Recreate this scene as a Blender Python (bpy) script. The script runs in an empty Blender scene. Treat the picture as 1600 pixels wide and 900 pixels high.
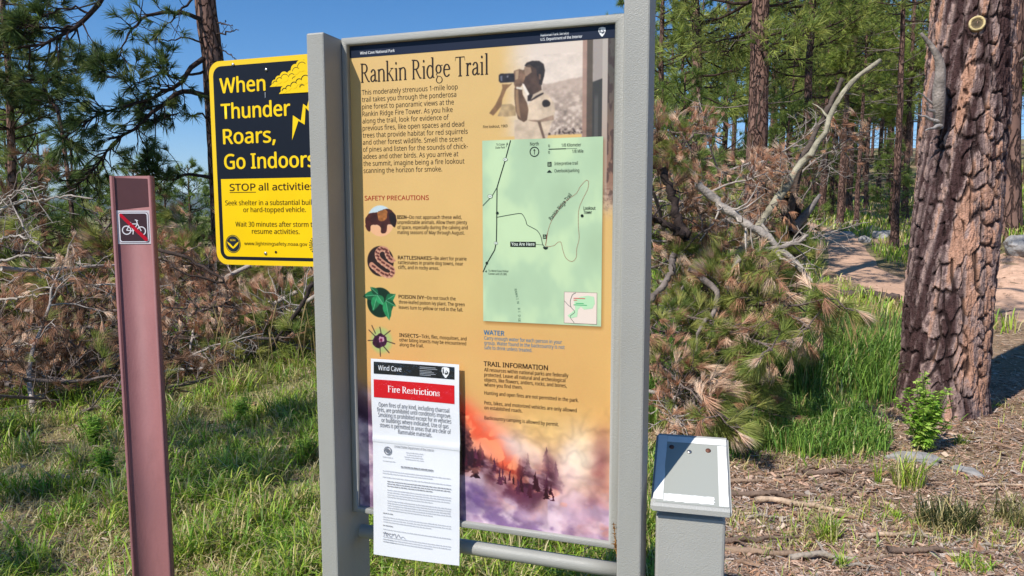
import bpy, bmesh, math
import numpy as np
from mathutils import Vector, Matrix, Euler

# ------------------------------------------------------------------ camera, sky, sun, exposure
SC = bpy.context.scene
COL = SC.collection
cam = bpy.data.cameras.new("camera"); cam_o = bpy.data.objects.new("camera", cam); COL.objects.link(cam_o)
cam.sensor_width = 36.0; cam.lens = 25.54; cam.clip_start = 0.05; cam.clip_end = 20000
cam_o.matrix_world = Matrix.Translation((0, 0, 1.6)) @ Euler((math.pi/2 - 0.10192, 0, 0)).to_matrix().to_4x4() @ Matrix.Rotation(-0.0016, 4, 'Z')
SC.camera = cam_o
SUN_EL = math.radians(46.5); SUN_AZ = math.atan2(-0.729, -0.685)
SDIR = Vector((math.sin(SUN_AZ)*math.cos(SUN_EL), math.cos(SUN_AZ)*math.cos(SUN_EL), math.sin(SUN_EL)))
W = bpy.data.worlds.new("World"); SC.world = W; W.use_nodes = True
nt = W.node_tree; bgn = nt.nodes["Background"]
sky = nt.nodes.new("ShaderNodeTexSky"); sky.sky_type = 'NISHITA'; sky.sun_disc = False
sky.sun_elevation = SUN_EL; sky.sun_rotation = SUN_AZ; sky.altitude = 1500; sky.air_density = 1.0; sky.dust_density = 0.0; sky.ozone_density = 5.0
hs = nt.nodes.new("ShaderNodeHueSaturation"); hs.inputs["Saturation"].default_value = 1.28; nt.links.new(sky.outputs[0], hs.inputs["Color"])
nt.links.new(hs.outputs[0], bgn.inputs[0]); bgn.inputs[1].default_value = 0.128
sl = bpy.data.lights.new("sun", 'SUN'); sl.energy = 5.0; sl.angle = math.radians(0.53); sl.color = (1.0, 0.965, 0.91)
so = bpy.data.objects.new("sun", sl); COL.objects.link(so); so.rotation_euler = SDIR.to_track_quat('Z', 'Y').to_euler(); so.location = (-8, -8, 12)
SC.view_settings.view_transform = 'Standard'; SC.view_settings.look = 'None'; SC.view_settings.gamma = 1.0
SC.view_settings.exposure = 0.15; SC.view_settings.use_curve_mapping = False
SC.cycles.max_bounces = 6; SC.cycles.transparent_max_bounces = 8

# ------------------------------------------------------------------ helpers
rng = np.random.default_rng(11)
def S(r, g, b):
    c = np.array([r, g, b], float)/255
    return tuple(np.where(c <= 0.04045, c/12.92, ((c+0.055)/1.055)**2.4))

def tag(o, label=None, cat=None, group=None, kind=None):
    if label: o['label'] = label
    if cat: o['category'] = cat
    if group: o['group'] = group
    if kind: o['kind'] = kind
    return o
def empty(name, loc, rz=0.0):
    o = bpy.data.objects.new(name, None); COL.objects.link(o)
    o.location = loc; o.rotation_euler = (0, 0, rz); o.empty_display_size = 0.1
    return o
def link(name, me, mat, parent=None):
    o = bpy.data.objects.new(name, me); COL.objects.link(o)
    if mat is not None and len(me.materials) == 0: me.materials.append(mat)
    if parent: o.parent = parent
    return o
def dup(root, loc, rz=None, scale=None, rot=None):
    r = root.copy(); COL.objects.link(r); r.location = loc
    if rz is not None: r.rotation_euler = (0, 0, rz)
    if rot is not None: r.rotation_euler = rot
    if scale is not None: r.scale = (scale,)*3 if np.isscalar(scale) else scale
    for ch in list(root.children):
        c = ch.copy(); COL.objects.link(c); c.parent = r
        for g in ch.children:
            d = g.copy(); COL.objects.link(d); d.parent = c
    return r

class MB:
    """collects vertices, faces (3 or 4 corners) and a colour per vertex; build() makes one mesh"""
    def __init__(s): s.V = []; s.F3 = []; s.F4 = []; s.C = []; s.n = 0
    def add(s, V, F, col=None):
        V = np.asarray(V, float).reshape(-1, 3); F = np.asarray(F, np.int64)
        s.V.append(V)
        (s.F3 if F.shape[1] == 3 else s.F4).append(F + s.n)
        c = np.ones((len(V), 3))*0.5 if col is None else np.broadcast_to(np.asarray(col, float), (len(V), 3))
        s.C.append(c); s.n += len(V); return s
    def addF(s, F):
        F = np.asarray(F, np.int64); (s.F3 if F.shape[1] == 3 else s.F4).append(F)
    def mesh(s, name, smooth=False):
        me = bpy.data.meshes.new(name)
        if s.n == 0: return me
        V = np.concatenate(s.V); C = np.concatenate(s.C)
        f3 = np.concatenate(s.F3) if s.F3 else np.zeros((0, 3), np.int64)
        f4 = np.concatenate(s.F4) if s.F4 else np.zeros((0, 4), np.int64)
        loops = np.concatenate([f3.ravel(), f4.ravel()]).astype(np.int32)
        starts = np.concatenate([np.arange(len(f3))*3, len(f3)*3 + np.arange(len(f4))*4]).astype(np.int32)
        me.vertices.add(len(V)); me.vertices.foreach_set("co", V.astype(np.float32).ravel())
        me.loops.add(len(loops)); me.loops.foreach_set("vertex_index", loops)
        me.polygons.add(len(starts)); me.polygons.foreach_set("loop_start", starts)
        at = me.color_attributes.new("tint", 'FLOAT_COLOR', 'POINT')
        at.data.foreach_set("color", np.concatenate([C, np.ones((len(C), 1))], 1).astype(np.float32).ravel())
        me.update(calc_edges=True); me.validate()
        if smooth: me.polygons.foreach_set("use_smooth", np.ones(len(me.polygons), bool))
        return me
    def build(s, name, mat, parent=None, smooth=False):
        return link(name, s.mesh(name, smooth), mat, parent)

def bevel_box(x0, x1, y0, y1, z0, z1, r=0.003, seg=2):
    bm = bmesh.new(); bmesh.ops.create_cube(bm, size=1.0)
    for v in bm.verts:
        v.co = ((x0+x1)/2 + v.co.x*(x1-x0), (y0+y1)/2 + v.co.y*(y1-y0), (z0+z1)/2 + v.co.z*(z1-z0))
    if r > 0: bmesh.ops.bevel(bm, geom=list(bm.edges), offset=r, segments=seg, affect='EDGES', profile=0.5)
    return bm
def bm_obj(name, bm, mat, parent=None, smooth=False):
    me = bpy.data.meshes.new(name); bmesh.ops.recalc_face_normals(bm, faces=list(bm.faces)); bm.to_mesh(me); bm.free()
    if smooth: me.polygons.foreach_set("use_smooth", np.ones(len(me.polygons), bool))
    return link(name, me, mat, parent)

# value noise ------------------------------------------------------
def _h(*k):
    n = np.zeros_like(k[0], dtype=np.uint32)
    for a, m in zip(k, (0x9E3779B1, 0x85EBCA77, 0xC2B2AE3D)):
        n ^= (a.astype(np.int64) & 0xFFFFFFFF).astype(np.uint32)*np.uint32(m); n = (n ^ (n >> np.uint32(15)))*np.uint32(0x2C1B3C6D)
    n = (n ^ (n >> np.uint32(12)))*np.uint32(0x297A2D39); n ^= n >> np.uint32(15)
    return n.astype(np.float64)/4294967295.0
def vnoise(x, y, seed=0):
    x = np.asarray(x, float); y = np.asarray(y, float)
    xi = np.floor(x); yi = np.floor(y); u = x-xi; v = y-yi; u = u*u*(3-2*u); v = v*v*(3-2*v)
    xi = xi.astype(np.int64); yi = yi.astype(np.int64); s = np.full_like(xi, seed*7919+13)
    a = _h(xi, yi, s); b = _h(xi+1, yi, s); c = _h(xi, yi+1, s); d = _h(xi+1, yi+1, s)
    return (a*(1-u)+b*u)*(1-v) + (c*(1-u)+d*u)*v
def fbm(x, y, seed=0, oc=4):
    r = 0; a = 0.5; t = 0
    for i in range(oc): r = r + a*vnoise(np.asarray(x)*2**i, np.asarray(y)*2**i, seed+i); t += a; a *= 0.5
    return r/t
def sstep(a, b, x):
    t = np.clip((np.asarray(x, float)-a)/(b-a), 0, 1); return t*t*(3-2*t)

# tubes ------------------------------------------------------------
def tube(mb, P, R, sides=6, col=None, cap=True):
    P = np.asarray(P, float); n = len(P); R = np.broadcast_to(np.asarray(R, float), (n,))
    T = np.gradient(P, axis=0); T /= np.linalg.norm(T, axis=1, keepdims=True)+1e-9
    up = np.array([0.31, 0.17, 0.93]) if abs(T[0] @ np.array([0.31, 0.17, 0.93])) < 0.9 else np.array([1.0, 0.1, 0])
    A = np.cross(T, up); A /= np.linalg.norm(A, axis=1, keepdims=True)+1e-9; B = np.cross(T, A)
    th = np.linspace(0, 2*np.pi, sides, endpoint=False)
    V = P[:, None] + R[:, None, None]*(A[:, None]*np.cos(th)[None, :, None] + B[:, None]*np.sin(th)[None, :, None])
    i = np.arange(n-1)[:, None]*sides; j = np.arange(sides)[None]; k = (j+1) % sides
    F = np.stack([i+j, i+k, i+sides+k, i+sides+j], -1).reshape(-1, 4)
    base = mb.n
    c = None if col is None else (np.repeat(np.asarray(col), sides, 0) if np.ndim(col) == 2 else col)
    mb.add(V.reshape(-1, 3), F, c)
    if cap and sides >= 4:
        for r0 in (0, n-1):
            if R[r0] > 0.004:
                idx = base + r0*sides + np.arange(sides)
                mb.addF(np.stack([np.full(sides-2, idx[0]), idx[1:-1], idx[2:]], 1))
def smooth_path(pts, n):
    P = np.asarray(pts, float); m = len(P)
    t = np.linspace(0, m-1, n); i = np.clip(t.astype(int), 0, m-2); f = (t-i)[:, None]
    p0 = P[np.maximum(i-1, 0)]; p1 = P[i]; p2 = P[i+1]; p3 = P[np.minimum(i+2, m-1)]
    return 0.5*((2*p1)+(-p0+p2)*f+(2*p0-5*p1+4*p2-p3)*f*f+(-p0+3*p1-3*p2+p3)*f**3)
def perp(D, r):
    A = r.normal(size=D.shape); A -= (A*D).sum(-1, keepdims=True)*D
    return A/(np.linalg.norm(A, axis=-1, keepdims=True)+1e-9)
def needles(mb, P, D, Ls, Cc, n, w, r, spread=0.75, droop=0.15, seg=2, back=0.5):
    """tufts of needles at P pointing along D, lengths Ls, colours Cc"""
    P = np.asarray(P, float); D = np.asarray(D, float); T = len(P)
    if T == 0: return
    D = D/(np.linalg.norm(D, axis=1, keepdims=True)+1e-9)
    Pn = np.repeat(P, n, 0); Dn = np.repeat(D, n, 0); L = np.repeat(np.asarray(Ls, float), n)*r.uniform(0.7, 1.1, T*n)
    Q = perp(Dn, r); sp = spread*np.sqrt(r.random(T*n))*1.25
    d = Dn + Q*sp[:, None]; d /= np.linalg.norm(d, axis=1, keepdims=True)
    b = Pn - Dn*(r.random(T*n)*back*L)[:, None]
    s = perp(d, r)*(w*0.5)
    C = np.repeat(np.asarray(Cc, float), n, 0)*r.uniform(0.75, 1.25, (T*n, 1))
    k = np.arange(T*n)[:, None]
    if seg == 1:
        tip = b + d*L[:, None]; tip[:, 2] -= droop*L
        V = np.stack([b-s, b+s, tip], 1).reshape(-1, 3)
        mb.add(V, k*3+np.array([[0, 1, 2]]), np.repeat(C, 3, 0))
    else:
        m = b + d*(L*0.55)[:, None]; m[:, 2] -= droop*L*0.25
        tip = b + d*(L*0.98)[:, None]; tip[:, 2] -= droop*L
        V = np.stack([b-s, b+s, m+s*0.9, m-s*0.9, tip], 1).reshape(-1, 3)
        base = mb.n
        mb.add(V, k*5+np.array([[0, 1, 2, 3]]), np.repeat(C, 5, 0))
        mb.addF(base + k*5+np.array([[3, 2, 4]]))

# materials --------------------------------------------------------
def new_mat(name):
    m = bpy.data.materials.new(name); m.use_nodes = True
    return m, m.node_tree, m.node_tree.nodes["Principled BSDF"]
def nd(t, typ, **kw):
    n = t.nodes.new(typ)
    for k, v in kw.items(): setattr(n, k, v)
    return n
def tint_mat(name, rough=0.7, spec=0.3, transl=0.0, vary=0.0, scale=8.0, bump=0.0, bscale=40.0):
    """colour comes from the 'tint' attribute; optional noise variation, bump and translucency"""
    m, t, p = new_mat(name); L = t.links.new
    a = nd(t, "ShaderNodeAttribute", attribute_name="tint"); c = a.outputs["Color"]
    tc = nd(t, "ShaderNodeTexCoord")
    if vary > 0:
        nz = nd(t, "ShaderNodeTexNoise"); nz.inputs["Scale"].default_value = scale; nz.inputs["Detail"].default_value = 6
        L(tc.outputs["Object"], nz.inputs["Vector"])
        mr = nd(t, "ShaderNodeMapRange"); mr.inputs[1].default_value = 0.25; mr.inputs[2].default_value = 0.75; mr.inputs[3].default_value = 1-vary; mr.inputs[4].default_value = 1+vary
        L(nz.outputs["Fac"], mr.inputs[0])
        mx = nd(t, "ShaderNodeVectorMath", operation='SCALE'); L(c, mx.inputs[0]); L(mr.outputs[0], mx.inputs["Scale"]); c = mx.outputs[0]
    L(c, p.inputs["Base Color"]); p.inputs["Roughness"].default_value = rough; p.inputs["Specular IOR Level"].default_value = spec
    if bump > 0:
        n2 = nd(t, "ShaderNodeTexNoise"); n2.inputs["Scale"].default_value = bscale; n2.inputs["Detail"].default_value = 5; L(tc.outputs["Object"], n2.inputs["Vector"])
        b = nd(t, "ShaderNodeBump"); b.inputs["Strength"].default_value = bump; b.inputs["Distance"].default_value = 0.02
        L(n2.outputs["Fac"], b.inputs["Height"]); L(b.outputs[0], p.inputs["Normal"])
    if transl > 0:
        tr = nd(t, "ShaderNodeBsdfTranslucent"); L(c, tr.inputs["Color"])
        ms = nd(t, "ShaderNodeMixShader"); ms.inputs[0].default_value = transl
        L(p.outputs[0], ms.inputs[1]); L(tr.outputs[0], ms.inputs[2]); L(ms.outputs[0], t.nodes["Material Output"].inputs[0])
    return m
def flat_mat(name, col, rough=0.5, spec=0.5, metal=0.0, vary=0.06, scale=6.0, bump=0.0, bscale=300.0, dist=0.002, stain=None, sscale=4.0, sfac=0.5, stretch=(1, 1, 1)):
    m, t, p = new_mat(name); L = t.links.new
    tc = nd(t, "ShaderNodeTexCoord"); mp = nd(t, "ShaderNodeMapping"); mp.inputs["Scale"].default_value = stretch; L(tc.outputs["Object"], mp.inputs["Vector"])
    nz = nd(t, "ShaderNodeTexNoise"); nz.inputs["Scale"].default_value = scale; nz.inputs["Detail"].default_value = 8; nz.inputs["Roughness"].default_value = 0.65
    L(mp.outputs[0], nz.inputs["Vector"])
    cr = nd(t, "ShaderNodeValToRGB"); e = cr.color_ramp.elements
    e[0].position = 0.3; e[1].position = 0.7
    e[0].color = (*[max(0, x*(1-vary)) for x in col], 1); e[1].color = (*[x*(1+vary) for x in col], 1)
    L(nz.outputs["Fac"], cr.inputs[0]); c = cr.outputs[0]
    if stain:
        n3 = nd(t, "ShaderNodeTexNoise"); n3.inputs["Scale"].default_value = sscale; n3.inputs["Detail"].default_value = 7; L(mp.outputs[0], n3.inputs["Vector"])
        r3 = nd(t, "ShaderNodeMapRange"); r3.inputs[1].default_value = 0.52; r3.inputs[2].default_value = 0.72; r3.inputs[4].default_value = sfac; L(n3.outputs["Fac"], r3.inputs[0])
        mx = nd(t, "ShaderNodeMix", data_type='RGBA'); L(r3.outputs[0], mx.inputs[0]); L(c, mx.inputs[6]); mx.inputs[7].default_value = (*stain, 1); c = mx.outputs[2]
    L(c, p.inputs["Base Color"])
    p.inputs["Roughness"].default_value = rough; p.inputs["Specular IOR Level"].default_value = spec; p.inputs["Metallic"].default_value = metal
    if bump > 0:
        n2 = nd(t, "ShaderNodeTexNoise"); n2.inputs["Scale"].default_value = bscale; n2.inputs["Detail"].default_value = 3; L(tc.outputs["Object"], n2.inputs["Vector"])
        b = nd(t, "ShaderNodeBump"); b.inputs["Strength"].default_value = bump; b.inputs["Distance"].default_value = dist
        L(n2.outputs["Fac"], b.inputs["Height"]); L(b.outputs[0], p.inputs["Normal"])
    return m
M = {}
M['paint'] = flat_mat("grey_powder_coat", (0.345, 0.335, 0.30), rough=0.44, spec=0.4, vary=0.08, bump=0.5, bscale=380, stain=(0.25, 0.235, 0.20), sscale=6, sfac=0.5, stretch=(1, 1, 0.45))
M['boxpaint'] = flat_mat("pale_powder_coat", (0.39, 0.38, 0.345), rough=0.42, spec=0.45, vary=0.07, bump=0.5, bscale=420)
M['ink'] = tint_mat("printed_ink", rough=0.42, spec=0.25)
M['signface'] = tint_mat("sign_sheeting", rough=0.4, spec=0.2, vary=0.06, scale=9)
M['brownpost'] = flat_mat("faded_brown_polymer", (0.272, 0.114, 0.112), rough=0.6, spec=0.25, vary=0.14, scale=22, bump=0.25, bscale=160, stain=(0.19, 0.085, 0.088), sscale=11, sfac=0.8, stretch=(1, 1, 0.35))
M['brownfresh'] = flat_mat("unfaded_brown_polymer", (0.085, 0.026, 0.028), rough=0.4, spec=0.5, vary=0.12, scale=12)
M['steel'] = flat_mat("screw_steel", (0.45, 0.43, 0.40), rough=0.35, metal=0.9)
M['rust'] = flat_mat("rusty_screw", (0.16, 0.06, 0.035), rough=0.6, metal=0.3)
M['green'] = tint_mat("green_needles", rough=0.5, spec=0.3, transl=0.42)
M['dry'] = tint_mat("dry_needles", rough=0.7, spec=0.2, transl=0.2)
M['wood'] = tint_mat("weathered_wood", rough=0.85, spec=0.15, vary=0.45, scale=14, bump=0.6, bscale=60)
M['grass'] = tint_mat("grass_blades", rough=0.5, spec=0.35, transl=0.28)
M['leaf'] = tint_mat("leafy_green", rough=0.45, spec=0.35, transl=0.45)
M['litter'] = tint_mat("forest_litter", rough=0.9, spec=0.1)
M['rock'] = flat_mat("lichen_rock", (0.33, 0.31, 0.29), rough=0.9, spec=0.2, vary=0.35, scale=6, bump=0.8, bscale=18, dist=0.03, stain=(0.18, 0.17, 0.15), sscale=3, sfac=0.7)
# ------------------------------------------------------------------ the ground
def ground_h(x, y):
    x = np.asarray(x, float); y = np.asarray(y, float)
    yy = np.maximum(y, 1.0); az = x/yy
    wr = sstep(-0.22, 0.06, az)
    sp = np.log1p(np.exp(np.clip((y-12)/1.5, -30, 30)))*1.5
    hr = 0.078*np.minimum(sp, 24) + 0.05*np.clip(sp-24, 0, 70)
    hr = hr + 0.12*np.log1p(np.exp(np.clip((y-36)/2.5, -30, 30)))*2.5*(1-sstep(90, 130, y)) + 0.12*54*sstep(90, 130, y)*0.9
    hr = hr + 1.15*sstep(8.5, 14.5, y)*sstep(0.57, 0.70, az)
    sl_ = np.log1p(np.exp(np.clip((y-10)/1.5, -30, 30)))*1.5
    hl = -0.09*np.minimum(sl_, 40) - 0.12*np.clip(sl_-40, 0, 500)
    h = wr*hr + (1-wr)*hl
    near = np.exp(-(np.hypot(x, y)/60)**2)
    h = h + near*((fbm(x*0.45+3, y*0.45, 5, 3)-0.5)*0.16 + (fbm(x*2.1, y*2.1, 9, 3)-0.5)*0.05)
    return h
def gz(x, y): return float(ground_h(np.array([x]), np.array([y]))[0])
def grassness(x, y):
    """1 = green cover, 0 = bare litter"""
    az = x/np.maximum(y, 0.5)
    g = np.where(az < 0.22, 0.85, 0.12)
    lush = sstep(4.6, 5.2, y+0.35*(fbm(x*1.3, y*1.3, 3)-0.5)*2)*sstep(0.12, 0.2, az)*(1-sstep(0.50, 0.56, az))*(1-sstep(8.6, 10, y))
    g = np.maximum(g*(1-sstep(0.2, 0.26, az))+0.12*sstep(0.2, 0.26, az), lush)
    strip = sstep(0.2, 0.22, az)*(1-sstep(0.30, 0.335, az))*sstep(3.2, 3.4, y)*(1-sstep(5, 5.6, y))
    g = np.maximum(g, 0.85*strip)
    far = sstep(9.5, 12, y)*sstep(0.15, 0.25, az)
    g = np.maximum(g, far*0.45); g = np.maximum(g, 0.8*sstep(9.5, 12, y)*sstep(0.58, 0.66, az))
    pat = fbm(x*0.9+11, y*0.9, 21, 3)
    return np.clip(g*(0.25+1.5*sstep(0.36, 0.58, pat)), 0, 1)
def sinhsp(n, k, lim): t = np.linspace(-1, 1, n); return np.sinh(k*t)/np.sinh(k)*lim
xs = sinhsp(321, 7.2, 4000.0); ys = np.concatenate([np.linspace(-40, 0, 24)[:-1], np.linspace(0, 14, 160)[:-1], 14+np.sinh(np.linspace(0, 1, 110)*6.0)/np.sinh(6.0)*4000])
GX, GY = np.meshgrid(xs, ys); GZ = ground_h(GX, GY)
g = grassness(GX, GY); nz = fbm(GX*3, GY*3, 31, 4)[..., None]
straw = np.array(S(178, 160, 116)); soil = np.array(S(128, 106, 84)); duff = np.array(S(176, 146, 124)); grn = np.array(S(110, 122, 62))
left = sstep(0.28, 0.18, GX/np.maximum(GY, 0.5)) if False else (1-sstep(0.18, 0.28, GX/np.maximum(GY, 0.5)))
bare = (soil*(1-nz)+duff*nz)*(1-left[..., None]) + (soil*(1-nz)+straw*nz)*left[..., None]
gc = bare*(1-0.6*g[..., None]) + grn*0.6*g[..., None]
mb = MB(); nx = len(xs); ny = len(ys)
I = (np.arange(ny-1)[:, None]*nx + np.arange(nx-1)[None]).ravel()
mb.add(np.stack([GX, GY, GZ], -1).reshape(-1, 3), np.stack([I, I+1, I+nx+1, I+nx], 1), gc.reshape(-1, 3))
M['ground'] = tint_mat("forest_floor", rough=0.95, spec=0.1, vary=0.35, scale=30, bump=0.9, bscale=45)
tag(mb.build("ground", M['ground'], smooth=True), kind='structure')

# dirt trail winding up between the pines
def strip(name, ctr, half, lift, col, mat, n=60, m=9, seed=1):
    P = smooth_path(ctr, n); T = np.gradient(P, axis=0); Nn = np.stack([-T[:, 1], T[:, 0]], 1); Nn /= np.linalg.norm(Nn, axis=1, keepdims=True)
    hw = np.interp(np.linspace(0, 1, n), np.linspace(0, 1, len(half)), half)
    ed = hw[:, None]*(1+0.35*(fbm(np.arange(n)[:, None]*0.31+np.array([[0, 50]]), np.zeros((n, 2)), seed, 3)-0.5))
    u = np.linspace(-1, 1, m); off = np.where(u[None] < 0, u[None]*ed[:, :1], u[None]*ed[:, 1:])
    X = P[:, :1] + Nn[:, :1]*off; Y = P[:, 1:2] + Nn[:, 1:]*off; Zz = ground_h(X, Y) + lift - 0.05*np.abs(u[None])**6
    b = MB(); I = (np.arange(n-1)[:, None]*m + np.arange(m-1)[None]).ravel()
    b.add(np.stack([X, Y, Zz], -1).reshape(-1, 3), np.stack([I, I+1, I+m+1, I+m], 1), np.array(col)[None]*(0.8+0.4*fbm(X*2, Y*2, 4, 3).reshape(-1, 1)))
    return b.build(name, mat, smooth=True)
TRAIL = [(8.5, 6.2), (7.9, 9.5), (7.6, 12.5), (7.6, 15.5), (8.6, 18.5), (10.0, 22), (10.6, 26), (11.2, 32), (13, 40)]
M['trail'] = tint_mat("packed_dirt", rough=0.95, spec=0.1, vary=0.22, scale=12, bump=0.6, bscale=60)
tag(strip("trail", TRAIL, [1.3, 1.2, 1.0, 0.75, 0.6, 0.55, 0.6, 0.6, 0.6], 0.03, S(202, 164, 138), M['trail']), kind='structure')

# far hills under the horizon haze
mb = MB(); n = 260; az = np.linspace(-1.3, 1.3, n)
for k, (D, base, amp, seed, col) in enumerate([(2600, -60, 66, 3, S(52, 66, 48)), (5200, -40, 170, 8, S(50, 64, 50)), (9000, -60, 330, 14, S(52, 64, 52))]):
    top = base + amp*(0.35+0.95*fbm(az*5+k*7, az*0, seed, 5))
    rows = [(1.0, top), (0.93, base+(top-base)*0.55), (0.85, np.full(n, base-120.0))]
    V = np.concatenate([np.stack([np.sin(az)*D*f, np.cos(az)*D*f, z], 1) for f, z in rows] + [np.stack([np.sin(az)*D*1.08, np.cos(az)*D*1.08, np.full(n, base-150.0)], 1)])
    I = np.arange(n-1)
    F = np.concatenate([np.stack([a*n+I, a*n+I+1, c*n+I+1, c*n+I], 1) for a, c in ((0, 1), (1, 2), (3, 0))])
    mb.add(V, F, col)
M['hill'] = tint_mat("forested_hill", rough=0.95, spec=0.05, vary=0.25, scale=0.01)
tag(mb.build("hills", M['hill'], smooth=True), kind='structure')
# the summer air between here and the hills
hz, ht, hp = new_mat("summer_haze"); ht.nodes.remove(hp); hv = nd(ht, "ShaderNodeVolumePrincipled"); hv.inputs["Color"].default_value = (0.80, 0.90, 1.0, 1); hv.inputs["Density"].default_value = 0.00009; hv.inputs["Anisotropy"].default_value = 0.0
ht.links.new(hv.outputs[0], ht.nodes["Material Output"].inputs["Volume"])
tag(bm_obj("haze", bevel_box(-10500, 10500, -10500, 10500, -300, 480, 0), hz), kind='stuff')
# ------------------------------------------------------------------ flat printing (vector shapes and letters)
class Ink(MB):
    """printed shapes in panel coordinates (a right, b down, metres), laid at height n off the sheet; fn maps (a,b,n) to local xyz"""
    def __init__(s, fn): super().__init__(); s.fn = fn; s.lift = 0.0004
    def poly(s, pts, col, n=None):
        P = np.asarray(pts, float); m = len(P)
        from mathutils.geometry import tessellate_polygon
        tris = tessellate_polygon([[Vector((p[0], p[1], 0)) for p in P]])
        n = s.lift if n is None else n
        s.add(s.fn(P[:, 0], P[:, 1], n), np.array(tris), col)
    def rect(s, a0, b0, a1, b1, col, n=None): s.poly([(a0, b0), (a1, b0), (a1, b1), (a0, b1)], col, n)
    def grid(s, a0, b0, a1, b1, col, n=None, na=14, nb=6):
        A, B = np.meshgrid(np.linspace(a0, a1, na), np.linspace(b0, b1, nb)); I = (np.arange(nb-1)[:, None]*na+np.arange(na-1)).ravel()
        s.add(s.fn(A.ravel(), B.ravel(), s.lift if n is None else n), np.stack([I, I+1, I+na+1, I+na], 1), col)
    def rrect(s, a0, b0, a1, b1, r, col, n=None): s.poly(rr_pts(a0, b0, a1, b1, r), col, n)
    def disc(s, a, b, r, col, n=None, ry=None, k=28):
        t = np.linspace(0, 2*np.pi, k, endpoint=False); s.poly(np.stack([a+r*np.cos(t), b+(ry or r)*np.sin(t)], 1), col, n)
    def ring(s, a, b, r0, r1, col, n=None, k=32, t0=0, t1=2*np.pi):
        t = np.linspace(t0, t1, k); n = s.lift if n is None else n
        A = np.concatenate([a+r0*np.cos(t), a+r1*np.cos(t)]); B = np.concatenate([b+r0*np.sin(t), b+r1*np.sin(t)])
        i = np.arange(k-1); s.add(s.fn(A, B, n), np.stack([i, i+1, k+i+1, k+i], 1), col)
    def line(s, pts, w, col, n=None, dash=None):
        P = np.asarray(pts, float)
        if dash:
            d = np.concatenate([[0], np.cumsum(np.linalg.norm(np.diff(P, axis=0), axis=1))]); k = 0.0
            while k < d[-1]:
                q = np.clip([k, k+dash*0.6], 0, d[-1]); s.line(np.stack([np.interp(q, d, P[:, 0]), np.interp(q, d, P[:, 1])], 1), w, col, n); k += dash
            return
        T = np.gradient(P, axis=0); T /= np.linalg.norm(T, axis=1, keepdims=True)+1e-12; N_ = np.stack([-T[:, 1], T[:, 0]], 1)*np.broadcast_to(np.asarray(w), (len(P),))[:, None]*0.5
        Q = np.concatenate([P+N_, P-N_]); m = len(P); i = np.arange(m-1); n = s.lift if n is None else n
        s.add(s.fn(Q[:, 0], Q[:, 1], n), np.stack([i, i+1, m+i+1, m+i], 1), col)
    def text(s, body, a0, b, a1=None, size=0.012, col=(0.02, 0.02, 0.02), bold=0.0, n=None, rot=0.0, center=None):
        V, F, wid = glyphs(body)
        sx = size if a1 is None else (a1-a0)/wid
        if center is not None: a0 = center - wid*sx/2
        x = V[:, 0]*sx; y = -V[:, 1]*size
        c, q = math.cos(rot), math.sin(rot)
        n = s.lift if n is None else n; bw = bold*size*.8
        for k, (dx, dy) in enumerate(((0, 0),) if bold < .003 else ((-bw, 0), (bw, 0), (0, -bw*.6), (0, bw*.6)) if bold > .015 else ((-bw, 0), (bw, 0))):
            s.add(s.fn(a0+x*c-y*q+dx, b+x*q+y*c+dy, n+.00003*k), F, col)
def rr_pts(a0, b0, a1, b1, r, k=7):
    out = []
    for cx, cy, t0 in ((a1-r, b0+r, -90), (a1-r, b1-r, 0), (a0+r, b1-r, 90), (a0+r, b0+r, 180)):
        for t in np.radians(np.linspace(t0, t0+90, k)): out.append((cx+r*math.cos(t), cy+r*math.sin(t)))
    return out
_fc = bpy.data.curves.new("lettering_source", 'FONT'); _fo = bpy.data.objects.new("lettering_source", _fc); COL.objects.link(_fo); _gc = {}
_fc.resolution_u = 3
try:      # the plain sans that ships with Blender; its built-in face otherwise
    import os
    _fc.font = bpy.data.fonts.load(os.path.join(bpy.utils.system_resource('DATAFILES', path="fonts"), "NotoSansMath-Regular.woff2"))
except Exception: pass
_cap = None
def glyphs(body, bold=0.0):
    """triangles of a line of sans-serif letters at size 1, left edge at 0, baseline at 0"""
    if (body, bold) in _gc: return _gc[(body, bold)]
    global _cap
    if _cap is None:
        _cap = 1.0; _cap = 0.682/float(np.ptp(glyphs('H')[0][:, 1])); _gc.clear()
    _fc.body = body; _fc.offset = bold/_cap; dg = bpy.context.evaluated_depsgraph_get(); dg.update()
    me = bpy.data.meshes.new_from_object(_fo.evaluated_get(dg)); me.calc_loop_triangles()
    V = np.zeros(len(me.vertices)*3); me.vertices.foreach_get("co", V); V = V.reshape(-1, 3)
    F = np.zeros(len(me.loop_triangles)*3, np.int32); me.loop_triangles.foreach_get("vertices", F); F = F.reshape(-1, 3)
    V *= _cap; V[:, 0] -= V[:, 0].min(); bpy.data.meshes.remove(me)
    _gc[(body, bold)] = (V, F, float(V[:, 0].max())); return _gc[(body, bold)]

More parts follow.
